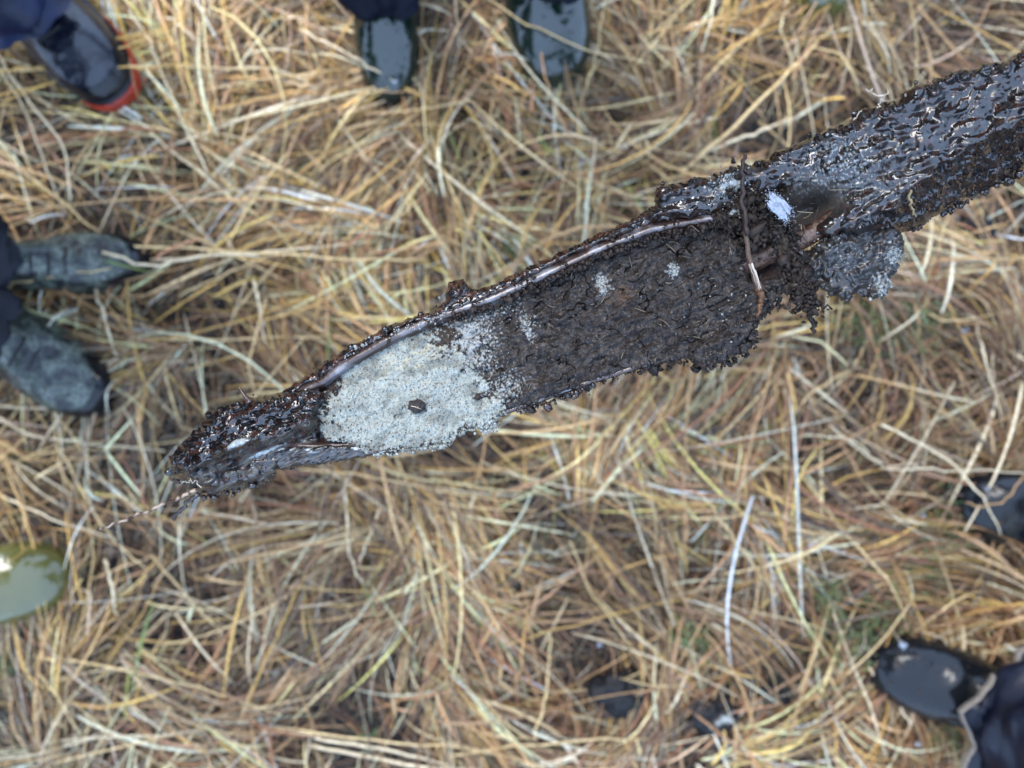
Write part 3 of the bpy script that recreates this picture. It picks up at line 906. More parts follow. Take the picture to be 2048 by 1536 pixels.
# top left: black shoe with a red sole, blue wet trousers
p = person('person in wet blue trousers and black shoe with red sole edge', at(60, -60, 0))
b1, a1, f1 = make_boot(p, (222, 196), -52, M_WETSHOE, M_REDSOLE, 'redsole', 1.0, toe_z=.075, sink=-.034, ank=.115, label='black shoe with a red rubber sole edge')
b2, a2, f2 = make_boot(p, (-90, 170), -50, M_WETSHOE, M_REDSOLE, 'redsole', 1.0, -1, toe_z=.035)
make_trousers(p, [(a1, f1, a1 + np.array([-.02, .08, .36]), a1 + np.array([-.05, .10, .75])), (a2, f2, a2 + np.array([-.04, .08, .36]), a2 + np.array([.07, .20, .75]))], M_BLUEFAB, .090, .135, 3)

# top middle: dark green rubber boots
p = person('person in navy trousers and shiny dark green rubber boots, both toes in view', at(940, -120, 0))
b1, a1, f1 = make_boot(p, (768, 212), -91, M_DARKGREEN, M_BLACKSOLE, 'rubber', 1.06, width=.84, toe_z=.03, label='narrow shiny green boot pointing straight down', ank=.14)
b2, a2, f2 = make_boot(p, (1140, 164), -74, M_DARKGREEN, M_BLACKSOLE, 'rubber', 1.08, -1, width=1.08, toe_z=.035, label='wide shiny green boot turned outwards', ank=.135)
make_trousers(p, [(a1, f1, a1 + np.array([.0, .06, .36]), a1 + np.array([.06, .10, .75])), (a2, f2, a2 + np.array([.0, .07, .36]), a2 + np.array([-.05, .11, .75]))], M_NAVYFAB, .061, .092, 8, 1.35)

# top right: one olive toe
p = person('person whose single olive rubber boot toe shows at the top edge', at(1630, -200, 0))
b1, a1, f1 = make_boot(p, (1634, 38), -88, M_OLIVE, M_BLACKSOLE, 'rubber', 1.08, toe_z=.035)
make_trousers(p, [(a1, f1, a1 + np.array([.02, .08, .36]), a1 + np.array([.05, .10, .75]))], M_DARKFAB, .075, .14, 12)

# left: camouflage boots
p = person('person in black trousers and laced camouflage boots at the left edge', at(-60, 560, 0))
b1, a1, f1 = make_boot(p, (292, 528), 2, M_CAMO, M_BLACKSOLE, 'lace', 1.0, width=.78, toe_z=.04, label='camouflage boot pointing right, the upper of the two', ank=.066)
b2, a2, f2 = make_boot(p, (222, 792), -32, M_CAMO, M_BLACKSOLE, 'lace', 1.06, -1, width=.95, toe_z=.04, label='camouflage boot pointing down to the right, the lower of the two', ank=.098)
make_trousers(p, [(a1, f1, a1 + np.array([.02, .12, .33]), a1 + np.array([-.06, .12, .75])), (a2, f2, a2 + np.array([-.03, .03, .36]), a2 + np.array([-.08, .08, .75]))], M_DARKFAB, .080, .115, 15)

# bottom left: olive toe
p = person('person whose single shiny olive rubber boot shows at the lower left edge', at(-180, 1150, 0))
b1, a1, f1 = make_boot(p, (144, 1165), 4, M_OLIVE, M_BLACKSOLE, 'rubber', 1.08, width=1.0, toe_z=.04)
make_trousers(p, [(a1, f1, a1 + np.array([-.08, .0, .36]), a1 + np.array([-.10, .0, .75]))], M_DARKFAB, .075, .14, 18)

# right: black boots and rain trousers
p = person('person in wet navy rain trousers and black rubber boots at the right edge', at(2200, 1200, 0))
b1, a1, f1 = make_boot(p, (1915, 985), 171, M_BLACKRUB, M_BLACKSOLE, 'rubber', 1.06, toe_z=.04, label='black boot of which only the toe shows')
b2, a2, f2 = make_boot(p, (1736, 1338), 168, M_BLACKRUB, M_BLACKSOLE, 'rubber', 1.06, -1, width=1.0, toe_z=.04, label='black boot with snow on its toe', ank=.105)
make_trousers(p, [(a1, f1, a1 + np.array([.06, -.02, .36]), a1 + np.array([.10, -.04, .75])), (a2, f2, a2 + np.array([.03, -.04, .34]), a2 + np.array([.06, .0, .75]))], M_RAINFAB, .100, .118, 22, 1.1, cuff=(1, M_BEIGE))

# ------------------------------------------------------------------ the soil auger
PA, PB = np.array([340., 925.]), np.array([2048., 215.])
SL = float(np.linalg.norm(PB - PA))
EV = (PB - PA) / SL
NV = np.array([EV[1], -EV[0]])                            # towards the upper edge of the picture (pixel y runs down)
if NV[1] > 0: NV = -NV


def ray_pt(px, py, depth):
    return np.array([(px - 1024) / F * depth, (768 - py) / F * depth, H - depth])


A3, B3 = ray_pt(*PA, .55), ray_pt(*PB, .455)
XT = (B3 - A3) / np.linalg.norm(B3 - A3)
WT = np.array([0, 0, 1.0]) - XT[2] * XT; WT /= np.linalg.norm(WT)
PX = .505 / F                                             # metres for one pixel at the tool


def st(P):
    d = np.asarray(P, float) - PA
    return np.stack([d @ EV, d @ NV], -1)


def tp(s, t, w):
    """pixel coordinates along / across the tool and height w (in tool pixels) towards the camera -> world"""
    s, t, w = np.broadcast_arrays(np.asarray(s, float), np.asarray(t, float), np.asarray(w, float))
    px = PA[0] + s * EV[0] + t * NV[0]; py = PA[1] + s * EV[1] + t * NV[1]
    D = np.stack([(px - 1024) / F, (768 - py) / F, -np.ones_like(px)], -1)
    O = A3 + w[..., None] * PX * WT - np.array([0, 0, H])
    k = (O @ WT) / (D @ WT)
    return np.array([0, 0, H]) + D * k[..., None]


def pw(px, py, w):
    q_ = st(np.stack([np.asarray(px, float), np.asarray(py, float)], -1))
    return tp(q_[..., 0], q_[..., 1], w)


def poly_dist(poly, s, t):
    """signed distance to a closed polygon, positive inside"""
    a = poly; b = np.roll(poly, -1, 0)
    best = np.full(s.shape, 1e9); ins = np.zeros(s.shape, bool)
    for (x0, y0), (x1, y1) in zip(a, b):
        ex, ey = x1 - x0, y1 - y0
        k = np.clip(((s - x0) * ex + (t - y0) * ey) / (ex * ex + ey * ey + 1e-9), 0, 1)
        best = np.minimum(best, (s - x0 - k * ex) ** 2 + (t - y0 - k * ey) ** 2)
        c = (y0 > t) != (y1 > t)
        if y1 != y0:
            ins ^= c & (s < (x1 - x0) * (t - y0) / (y1 - y0) + x0)
    return np.where(ins, 1, -1) * np.sqrt(best)


def soil_patch(name, poly_px, mat, parent, height, color, wet, R=30, drop=40, thick=40, jag=4, jscale=14, step=1.7, seed=0, joct=3):
    """a lump of soil: traced outline, its own relief on the front, a rounded edge and a closed back"""
    poly = st(poly_px)
    s0, t0 = poly.min(0) - 8; s1, t1 = poly.max(0) + 8
    S, T = np.meshgrid(np.arange(s0, s1, step), np.arange(t0, t1, step), indexing='ij')
    d = poly_dist(poly, S, T)
    d = d + jag * fbm(S / jscale, T / jscale, 200 + seed, joct, .6 if joct > 2 else .45)
    ins = d > 0
    prof = np.sqrt(1 - (1 - np.clip(d / R, 0, 1)) ** 2)
    w = height(S, T, d) - drop * (1 - prof)
    wb = np.minimum(w - 4, height(S, T, d) * .3 - drop - thick * prof)
    cell = ins[:-1, :-1] & ins[1:, :-1] & ins[1:, 1:] & ins[:-1, 1:]
    used = np.zeros(ins.shape, bool)
    used[:-1, :-1] |= cell; used[1:, :-1] |= cell; used[1:, 1:] |= cell; used[:-1, 1:] |= cell
    ix = np.full(ins.shape, -1); nu = int(used.sum()); ix[used] = np.arange(nu)
    q4 = [ix[:-1, :-1][cell], ix[1:, :-1][cell], ix[1:, 1:][cell], ix[:-1, 1:][cell]]
    front = np.stack(q4, -1); back = front[:, ::-1] + nu
    pad = np.pad(cell, 1)
    sides = []
    for (di, dj, i0, i1) in ((-1, 0, 3, 0), (1, 0, 1, 2), (0, -1, 0, 1), (0, 1, 2, 3)):
        nb = pad[1 + di: 1 + di + cell.shape[0], 1 + dj: 1 + dj + cell.shape[1]]
        e_ = cell & ~nb
        cn = [ix[:-1, :-1], ix[1:, :-1], ix[1:, 1:], ix[:-1, 1:]]
        a_, b_ = cn[i0][e_], cn[i1][e_]
        sides.append(np.stack([b_, a_, a_ + nu, b_ + nu], -1))
    s, t, dd = S[used], T[used], d[used]
    V = np.concatenate([tp(s, t, w[used]), tp(s, t, wb[used])])
    C = color(s, t, dd); Wt = np.broadcast_to(wet(s, t, dd), s.shape)
    o = mesh_obj(name, V, [np.concatenate([front, back] + sides)], mat, parent, col=np.concatenate([C, C]), wet=np.concatenate([Wt, Wt]))
    return o


def bump_at(s, t, px, py, r, h):
    c = st(np.array([px, py], float))
    q_ = ((s - c[0]) ** 2 + (t - c[1]) ** 2) / r ** 2
    return h * np.sqrt(np.clip(1 - q_, 0, 1))


def ell(s, t, px, py, rs, rt):
    c = st(np.array([px, py], float))
    return np.exp(-((s - c[0]) / rs) ** 2 - ((t - c[1]) / rt) ** 2)


auger = empty('soil_auger', tuple(pw(1100., 620., -60)))
tag(auger, 'muddy steel gouge auger held out over the grass', 'soil auger')

# ---- blade: a gutter of steel, the rims showing at both sides of the soil
UR = st([(470, 822), (560, 797), (640, 757), (700, 714), (770, 674), (840, 642), (890, 622), (990, 587), (1100, 537), (1200, 490), (1300, 452), (1420, 430), (1480, 428), (1560, 470), (1600, 500)])
US = st([(450, 808), (555, 788), (604, 757), (671, 716), (698, 696), (764, 661), (827, 637), (890, 606), (985, 574), (1110, 512), (1190, 474), (1260, 444), (1400, 410), (1480, 405), (1560, 450), (1600, 480)])
LR = st([(440, 880), (500, 890), (560, 895), (640, 897), (700, 893), (760, 900), (840, 892), (900, 874), (1005, 830), (1100, 796), (1180, 767), (1260, 742), (1350, 718), (1420, 690), (1500, 640), (1560, 590), (1615, 545)])
LS = st([(440, 960), (550, 936), (640, 924), (750, 906), (800, 900), (900, 878), (1005, 834), (1100, 800), (1180, 771), (1260, 746), (1350, 722), (1420, 694), (1500, 645), (1560, 595), (1620, 550)])
sa, sb = 150., 1330.
ns = 300
ss = np.linspace(sa, sb, ns)
ur = np.interp(ss, UR[:, 0], UR[:, 1]); us = np.maximum(ur + 3, np.interp(ss, US[:, 0], US[:, 1]) - 3)
lr = np.interp(ss, LR[:, 0], LR[:, 1]); ls = np.minimum(lr - 2, np.interp(ss, LS[:, 0], LS[:, 1]) + 2)
md = (ur + lr) / 2; hw_ = (ur - lr) / 2
dep = np.maximum(35, hw_ * .85)
kb = smooth(150, 330, ss); sink_b = 45 * (1 - smooth(150, 260, ss))
ls = lr - 2 - (lr - 2 - ls) * kb; us = ur + 3 + (us - ur - 3) * kb
sec = [(lr + 13, -26 + 0 * ss), (lr + 9, -13 + 0 * ss), (lr + 2, -10 + 0 * ss), (lr - 1, -14 + 0 * ss), (ls, -dep * .55), (md - hw_ * .75, -dep * .98), (md, -dep * 1.15), (md + hw_ * .75, -dep * .98),
       (us, -dep * .5), (us - (us - ur) * .2, -dep * .25), (ur + 1, -9 + 0 * ss), (ur - 2, -4 + 0 * ss), (ur - 7, -2 + 0 * ss), (ur - 13, -4 + 0 * ss), (ur - 16, -14 + 0 * ss),
       (md + hw_ * .62, -dep * .7), (md, -dep * .85), (md - hw_ * .62, -dep * .7)]
wob = .6 * fbm(ss / 40, ss * 0, 301, 3)
rings = [np.array([tp(ss[i], t_[i] + wob[i] * .6, w_[i] + wob[i] - sink_b[i]) for (t_, w_) in sec]) for i in range(ns)]
V, Q, T = loft(rings)
mesh_obj('gouge_blade', V, [Q[:, ::-1], T[:, ::-1]], M_STEEL, auger)

# ---- rod and the spoon-shaped neck inside the blade
rod = spline([pw(1440., 545., -46), pw(1540., 506., -34), pw(1640., 458., -26), pw(1720., 400., -40), pw(1860., 320., -52), pw(2048., 225., -52), pw(2500., 40., -52), pw(3300., -290., -52)], 120)
V, Q, T = tube(rod, 20 * PX * (1 + .05 * fbm(np.arange(120) / 5., np.zeros(120), 302, 3)) * np.interp(np.arange(120), [0, 8, 20, 119], [.8, 1.2, 1.0, 1.0]), 20)
mesh_obj('shaft', V, [Q, T], M_RUST, auger)
hb = pw(3300., -290., -52)
yv = np.cross(WT, XT)
V, Q, T = tube(spline([hb - yv * .22, hb, hb + yv * .22], 20), .014, 14)
mesh_obj('handle', V, [Q, T], M_STEEL, auger)

BLK = np.array((.009, .0072, .0066)); REDB = np.array((.038, .015, .009)); BRN = np.array((.026, .018, .0135)); PALE = np.array((.31, .34, .33)); DRY = np.array((.050, .038, .028))


def mixc(a, b, k):
    k = np.asarray(k)[..., None]
    return a * (1 - k) + b * k


# ---- nose: wet lump of mud round the tip
def h_nose(s, t, d):
    w = 20 + 6 * fbm(s / 60, t / 30, 401, 2) + 8 * soft_abs(noise(s / 34, t / 22, 402)) + .4 * noise(s / 11, t / 8, 404) - 2.2 * smooth(.38, .55, noise(s / 6, t / 5, 405))
    for px, py, r, hh in ((352, 912, 24, 30), (436, 905, 15, 18), (412, 858, 10, 9), (340, 930, 14, 14), (375, 940, 18, 16), (420, 962, 20, 14), (460, 955, 18, 10), (505, 945, 16, 9), (480, 835, 9, 6), (492, 830, 11, 8), (535, 812, 15, 16), (548, 800, 10, 12), (520, 805, 9, 9), (556, 815, 9, 8),
                          (505, 840, 7, 6), (460, 820, 7, 4), (400, 955, 16, 10), (425, 945, 12, 8), (384, 960, 10, 8), (608, 845, 18, 18), (628, 850, 13, 15), (590, 838, 10, 7), (612, 862, 13, 8), (560, 905, 12, 5), (585, 880, 9, 5)):
        w = w + bump_at(s, t, px, py, r, hh)
    c = st(np.array([470., 905.]))
    w = w + 6 * soft_abs(noise(s / 24, t / 14, 408))
    below = smooth(6, -26, t - (c[1] - 0.02 * (s - c[0])))            # the flank under the ridge falls away
    w = w - 46 * below - 10 * smooth(.2, .5, fbm(s / 28, t / 14, 407, 2)) * (1 - below)
    w = w + 13 * ell(s, t, 480, 886, 60, 9)
    return w


def c_nose(s, t, d):
    c = mixc(BLK, REDB, smooth(.05, .35, fbm(s / 16, t / 12, 411, 3)))
    c = mixc(c, np.array((.07, .06, .045)), smooth(-.1, .35, fbm(s / 30, t / 10, 412, 3)) * smooth(10, -30, t - st(np.array([470., 900.]))[1]))
    pal = smooth(.45, .75, ell(s, t, 476, 886, 30, 9) + .18 * fbm(s / 9, t / 7, 413, 3)) + smooth(.5, .8, ell(s, t, 535, 902, 60, 4.5) + .25 * fbm(s / 10, t / 6, 414, 2))
    return mixc(c, PALE * 1.05, np.clip(pal, 0, 1))


nose_poly = [(333, 937), (338, 912), (358, 891), (391, 858), (413, 823), (448, 806), (480, 800), (500, 794), (524, 789), (556, 786), (600, 772), (640, 770), (655, 800), (640, 826), (652, 852), (650, 880), (660, 905), (560, 938), (545, 957), (520, 970), (470, 982), (400, 993), (385, 986), (365, 966), (348, 957)]
soil_patch('nose_mud', nose_poly, M_MUD, auger, h_nose, c_nose, lambda s, t, d: .95 - .65 * smooth(-.3, .3, fbm(s / 20, t / 14, 415, 3)) * smooth(10, -20, t - st(np.array([470., 900.]))[1]), R=34, drop=58, thick=34, jag=4.0, jscale=20, step=1.5, seed=1, joct=2)

# ---- mud smeared along the outside of the upper rim
rim_poly = [(552, 790), (604, 755), (668, 714), (697, 693), (764, 657), (826, 633), (868, 622), (886, 602), (897, 562), (926, 556), (944, 578), (985, 570), (1030, 545), (1110, 508), (1188, 470), (1258, 440), (1310, 410),
            (1420, 398), (1470, 415), (1420, 428), (1300, 450), (1200, 488), (1100, 536), (1036, 566), (1000, 590), (890, 632), (840, 641), (770, 672), (705, 712), (640, 757), (600, 782), (570, 800)]


def rim_line(s):
    return np.interp(s, UR[:, 0], UR[:, 1])


def h_rim(s, t, d):
    o = t - rim_line(s)
    w = 1 - .55 * np.clip(o, 0, 80) + 5 * fbm(s / 40, t / 18, 421, 2) + 5.0 * soft_abs(noise(s / 24, t / 14, 422)) - 2.0 * smooth(.35, .55, noise(s / 7, t / 5, 425))
    for px, py, r, hh in ((905, 578, 20, 16), (925, 575, 14, 10), (1036, 556, 12, 12), (1322, 392, 16, 14), (1345, 385, 15, 10), (1300, 425, 14, 8), (770, 662, 10, 12), (700, 697, 10, 10), (1240, 452, 16, 6)):
        w = w + bump_at(s, t, px, py, r, hh)
    return w


soil_patch('rim_mud', rim_poly, M_MUD, auger, h_rim, lambda s, t, d: mixc(BLK * 1.2, np.array((.055, .020, .011)), smooth(-.1, .3, fbm(s / 24, t / 10, 424, 3))), lambda s, t, d: .93, R=16, drop=26, thick=10, jag=4.0, jscale=18, step=1.5, seed=2, joct=2)

# ---- mud on the outside of the lower wall, next to the tip
low_poly = [(520, 892), (580, 893), (640, 892), (700, 890), (762, 899), (820, 896), (800, 905), (750, 912), (640, 930), (556, 942), (540, 925)]


def h_low(s, t, d):
    return 3 - .45 * np.maximum(0, np.interp(s, LR[:, 0], LR[:, 1]) - t) - 22 * smooth(265, 195, s) + 3 * fbm(s / 36, t / 10, 511, 2) + 3.5 * np.abs(noise(s / 18, t / 6, 512))


soil_patch('lower_rim_mud', low_poly, M_MUD, auger, h_low, lambda s, t, d: mixc(mixc(BLK * 1.3, np.array((.07, .055, .045)), smooth(-.1, .4, fbm(s / 26, t / 7, 513, 3))), PALE * 1.1, smooth(.3, .45, noise(s / 22, t / 4, 514)) * smooth(9, 4, np.abs(t - np.interp(s, LR[:, 0], LR[:, 1]) + 3))),
           lambda s, t, d: .8, R=9, drop=16, thick=14, jag=3, jscale=14, step=1.5, seed=9, joct=2)

# ---- upper mud: thick coat round the socket and shaft
up_poly = [(1240, 455), (1285, 425), (1308, 408), (1312, 376), (1345, 368), (1372, 362), (1440, 343), (1482, 330), (1520, 318), (1560, 300), (1640, 264), (1703, 240), (1718, 222), (1760, 206), (1792, 198), (1812, 178), (1830, 168), (1870, 160), (1905, 142), (1935, 138), (1960, 130),
           (2000, 124), (2048, 98), (2200, 40), (2400, -40), (2480, 20), (2400, 165), (2200, 265), (2048, 342), (2000, 366), (1960, 386), (1900, 420), (1870, 434), (1830, 460), (1790, 480), (1740, 480), (1690, 492), (1650, 478), (1600, 462), (1560, 450), (1535, 425), (1480, 420), (1420, 428), (1340, 440)]
RIDGE = st([(1240, 520), (1500, 470), (1640, 470), (1740, 435), (1800, 395), (1860, 342), (1920, 300), (1980, 262), (2048, 240), (2200, 180), (2500, 60)])


def h_up(s, t, d):
    rd = np.interp(s, RIDGE[:, 0], RIDGE[:, 1]) + 9 * fbm(s / 30, t / 30, 430, 3)
    o = rd - t
    w = 20 + 8 * fbm(s / 90, t / 50, 431, 2) + 4 * noise(s / 40, t / 20, 432) + 13 * soft_abs(noise(s / 50, t / 32, 434)) + 6.0 * soft_abs(noise(s / 30 + .4 * noise(s / 22, t / 22, 436), t / 20 + .3 * noise(s / 22, t / 22, 447), 433)) + .35 * noise(s / 13, t / 9, 439) + 2.4 * soft_abs(noise(s / 16, t / 12, 435)) * smooth(1300, 1100, s) - 2.2 * smooth(.42, .58, noise(s / 10, t / 7, 438)) * smooth(-.1, .4, noise(s / 50, t / 30, 437))
    w = w - 1.5 * np.maximum(0, o) * smooth(0, 14, o) + 5 * smooth(0, 20, o) * fbm(s / 16, t / 16, 434, 2)
    w = w - 92 * ell(s, t, 1618, 418, 62, 33) - 36 * ell(s, t, 1570, 452, 42, 36) - 30 * ell(s, t, 1560, 400, 26, 26)
    wf = smooth(1560, 1250, s)
    w = w - 14 * wf
    for px, py, r, hh in ((1832, 182, 17, 13), (1868, 180, 15, 9), (1745, 222, 15, 10), (1795, 212, 14, 12), (1770, 225, 10, 8), (1900, 155, 14, 10), (1930, 150, 13, 9), (1325, 385, 19, 14), (1352, 380, 13, 10), (1970, 140, 14, 8), (1700, 255, 12, 6), (1565, 310, 13, 8), (1420, 362, 12, 7), (2010, 135, 14, 9)):
        w = w + bump_at(s, t, px, py, r, hh)
    return w


def c_up(s, t, d):
    c = mixc(BLK, REDB * .8, smooth(.05, .4, fbm(s / 22, t / 9, 441, 3)))
    c = mixc(c, DRY * .9, smooth(.1, .7, ell(s, t, 1620, 405, 75, 40)))
    k = smooth(.30, .5, fbm(s / 6, t / 6, 442, 3)) * np.clip(ell(s, t, 1690, 335, 90, 38) * .9 + ell(s, t, 1460, 372, 45, 20) + ell(s, t, 1655, 310, 60, 30) * .5, 0, 1)
    k = k + .5 * smooth(.35, .5, fbm(s / 5, t / 5, 443, 2)) * ell(s, t, 1740, 370, 60, 30)
    k = k + smooth(.40, .70, ell(s, t, 1462, 370, 30, 11) + .35 * fbm(s / 9, t / 9, 444, 3))
    return mixc(c, PALE * .9, np.clip(k, 0, 1))


soil_patch('shaft_mud', up_poly, M_MUD, auger, h_up, c_up, lambda s, t, d: .95 - .30 * smooth(-.1, .45, fbm(s / 34, t / 16, 446, 3)) - .75 * smooth(.15, .6, ell(s, t, 1615, 412, 80, 42)) - .25 * smooth(.2, .5, fbm(s / 40, t / 25, 445, 3)) * smooth(1700, 1300, s), R=24, drop=34, thick=80, jag=6.0, jscale=24, step=1.6, seed=3, joct=2)

# ---- flap of mud under the neck
flap_poly = [(1600, 508), (1640, 482), (1680, 456), (1740, 448), (1800, 456), (1812, 482), (1806, 512), (1788, 552), (1772, 592), (1752, 602), (1712, 590), (1690, 608), (1668, 592), (1638, 580), (1622, 562), (1608, 545)]


def h_flap(s, t, d):
    return -22 + 10 * fbm(s / 50, t / 40, 451, 3) + 6 * fbm(s / 20, t / 17, 452, 2) + 5.5 * soft_abs(noise(s / 18, t / 15, 453)) + 1.2 * soft_abs(noise(s / 8, t / 7, 459)) + 20 * ell(s, t, 1665, 500, 34, 40) - 14 * ell(s, t, 1740, 560, 60, 25)


def c_flap(s, t, d):
    c = mixc(BLK * 1.2, BRN, smooth(0, .4, fbm(s / 18, t / 14, 454, 3)))
    k = .8 * smooth(.65, .95, ell(s, t, 1790, 512, 20, 24) * 1.1 + .5 * fbm(s / 8, t / 8, 455, 3)) + .8 * smooth(.6, .95, ell(s, t, 1765, 570, 26, 34) + .6 * fbm(s / 6, t / 7, 456, 3))
    k = k + .35 * smooth(.4, .6, fbm(s / 5, t / 5, 457, 2)) * ell(s, t, 1690, 490, 60, 50)
    return mixc(c, PALE * .8, np.clip(k, 0, 1))


soil_patch('mud_flap', flap_poly, M_MUD, auger, h_flap, c_flap, lambda s, t, d: .6 - .35 * smooth(-.1, .4, fbm(s / 20, t / 20, 458, 3)), R=16, drop=26, thick=24, jag=6, jscale=16, step=1.6, seed=4)

# ---- sand and peat cores lying in the blade
def h_core(s, t, d):
    u_ = np.interp(s, UR[:, 0], UR[:, 1]); l_ = np.interp(s, LR[:, 0], LR[:, 1])
    v = np.clip((t - l_) / (u_ - l_ + 1e-6), 0, 1)
    return -4 - 24 * smooth(.5, 1.0, v) - 5 * np.sin(np.pi * v)


def h_sand(s, t, d):
    w = h_core(s, t, d) + 4 + 5 * fbm(s / 70, t / 40, 461, 3) + 3.0 * fbm(s / 20, t / 18, 462, 2) + 1.9 * fbm(s / 5.5, t / 5.5, 463, 2)
    w = w - 9 * ell(s, t, 978, 790, 20, 10) - 7 * smooth(4.5, 0, np.abs(t - st(np.array([932., 725.]))[1] - .9 * (s - st(np.array([932., 725.]))[0]) + 9 * noise(s / 14, t / 14, 464))) * ell(s, t, 932, 728, 40, 40)
    return w


def c_sand(s, t, d):
    c = np.array((.315, .340, .305)) * (1 + .16 * fbm(s / 30, t / 30, 465, 3) + .16 * noise(s / 4, t / 4, 466))[..., None]
    c = mixc(c, np.array((.46, .42, .29)), .8 * smooth(.1, .5, fbm(s / 26, t / 12, 467, 3)) * ell(s, t, 850, 700, 110, 40))
    c = mixc(c, np.array((.34, .30, .24)), .35 * smooth(.2, .5, fbm(s / 13, t / 13, 468, 3)))
    c = c * (1 - .32 * smooth(.0, .5, fbm(s / 55, t / 32, 521, 3)))[..., None]
    sm = smooth(.1, .5, fbm(s / 9, t / 9, 469, 4) * .8 + ell(s, t, 900, 672, 46, 30) * 1.1 + ell(s, t, 660, 770, 26, 22) * .9 + ell(s, t, 975, 790, 24, 11) * .75 + .55 * smooth(22, 0, d) - .35)
    c = mixc(c, BRN * 1.6, sm)
    sp_ = smooth(.50, .62, fbm(s / 4.5, t / 4.5, 470, 2))
    return mixc(c, BRN * 2.0, .8 * sp_)


sand_poly = [(722, 690), (760, 676), (800, 672), (842, 658), (880, 644), (912, 655), (930, 700), (955, 745), (988, 772), (1010, 800), (1006, 828), (985, 840), (965, 862), (950, 850), (908, 866), (898, 886), (860, 890), (840, 897), (800, 897), (755, 906), (720, 896), (690, 886), (650, 884), (634, 850), (624, 825), (640, 790), (672, 750), (694, 715)]
sand = empty('sand_core', tuple(pw(800., 790., -20)))
tag(sand, 'pale grey damp sand packed in the lower half of the auger blade', 'sand')
soil_patch('sand_body', sand_poly, M_SAND, sand, h_sand, c_sand, lambda s, t, d: .30, R=8, drop=13, thick=14, jag=5, jscale=8, step=1.6, seed=5)

peat_poly = [(850, 668), (872, 648), (898, 636), (950, 616), (1000, 602), (1100, 556), (1200, 509), (1300, 472), (1400, 452), (1450, 452), (1478, 470), (1500, 500), (1490, 545), (1520, 560), (1570, 540), (1580, 570), (1562, 592), (1545, 615), (1508, 652), (1520, 678), (1500, 706), (1472, 712), (1450, 728), (1405, 744), (1385, 728), (1365, 720), (1330, 732), (1290, 738), (1250, 746),
             (1180, 770), (1100, 799), (1040, 818), (1000, 834), (975, 812), (940, 770), (900, 720), (860, 700)]


def h_peat(s, t, d):
    w = h_core(s, t, d) + 7 * fbm(s / 90, t / 45, 471, 3) + 6.5 * fbm(s / 28, t / 18, 472, 2) + (2.2 * noise(s / 12, t / 9, 473) + 1.5 * noise(s / 5.5, t / 5, 474)) * (.25 + .9 * smooth(-.3, .3, noise(s / 60, t / 34, 480))) + 1.2 * fbm(s / 110, t / 10, 478, 2) + 5 * np.abs(noise(s / 44, t / 26, 479))
    cr_ = np.abs(noise(s / 46 + .4 * noise(s / 20, t / 20, 476), t / 30, 475))
    w = w - 15 * smooth(.06, 0, cr_) * smooth(-.1, .3, fbm(s / 60, t / 60, 477, 2))
    w = w + 12 * ell(s, t, 1440, 690, 60, 28) - 10 * ell(s, t, 1360, 690, 40, 22) + 6 * ell(s, t, 1060, 590, 22, 10)
    return w


def c_peat(s, t, d):
    c = mixc(np.array((.020, .015, .013)), np.array((.042, .033, .028)), smooth(-.35, .4, fbm(s / 34, t / 22, 481, 4)))
    c = mixc(c, np.array((.015, .012, .011)), smooth(.1, .5, fbm(s / 15, t / 12, 482, 3)))
    c = mixc(c, np.array((.09, .048, .024)), .8 * smooth(.35, .8, ell(s, t, 1245, 590, 34, 26) * .9 + .5 * fbm(s / 9, t / 5, 483, 3) - .1))
    sandy = ell(s, t, 930, 690, 70, 70) * .95 + ell(s, t, 1010, 780, 60, 35) * .6 + ell(s, t, 1055, 655, 14, 40) * .7 + ell(s, t, 1205, 570, 14, 24) * 1.1 + ell(s, t, 1010, 610, 60, 14) * .5
    k = smooth(.25, .75, sandy + .55 * fbm(s / 5, t / 5, 484, 3) - .15) * np.clip(sandy * 2.2, 0, 1)
    c = mixc(c, np.array((.36, .37, .35)), k * .9)
    c = mixc(c, np.array((.55, .58, .56)), smooth(.55, .8, ell(s, t, 1347, 540, 13, 16) + .3 * fbm(s / 6, t / 6, 485, 2)))
    sp_ = smooth(.56, .66, fbm(s / 3.6, t / 3.6, 486, 2))
    return mixc(c, np.array((.20, .20, .19)), .35 * sp_)


peat = empty('peat_core', tuple(pw(1200., 650., -20)))
tag(peat, 'dark brown crumbly peat packed in the upper half of the auger blade', 'peat')
soil_patch('peat_body', peat_poly, M_PEAT, peat, h_peat, c_peat, lambda s, t, d: .30 + .38 * smooth(-.1, .4, fbm(s / 50, t / 24, 487, 3)) + .22 * ell(s, t, 1440, 690, 90, 40), R=12, drop=26, thick=14, jag=6, jscale=13, step=1.6, seed=6)

# clot of peat that bridges blade and shaft
neck_poly = [(1418, 446), (1432, 418), (1462, 404), (1482, 384), (1512, 384), (1532, 402), (1548, 428), (1572, 445), (1586, 478), (1592, 520), (1578, 548), (1556, 528), (1540, 485), (1512, 470), (1480, 474), (1450, 462)]
soil_patch('neck_peat', neck_poly, M_PEAT, auger, lambda s, t, d: 6 + 9 * fbm(s / 30, t / 26, 491, 3) + 5 * fbm(s / 9, t / 9, 492, 3) + 2 * noise(s / 4, t / 4, 493),
           lambda s, t, d: mixc(mixc(BRN * .9, DRY, smooth(-.2, .4, fbm(s / 18, t / 18, 494, 3))), PALE, smooth(.5, .75, np.maximum(ell(s, t, 1465, 424, 13, 7), ell(s, t, 1484, 410, 9, 7)) + .35 * fbm(s / 6, t / 6, 495, 2))),
           lambda s, t, d: .2, R=18, drop=30, thick=26, jag=6, jscale=10, step=1.6, seed=7)


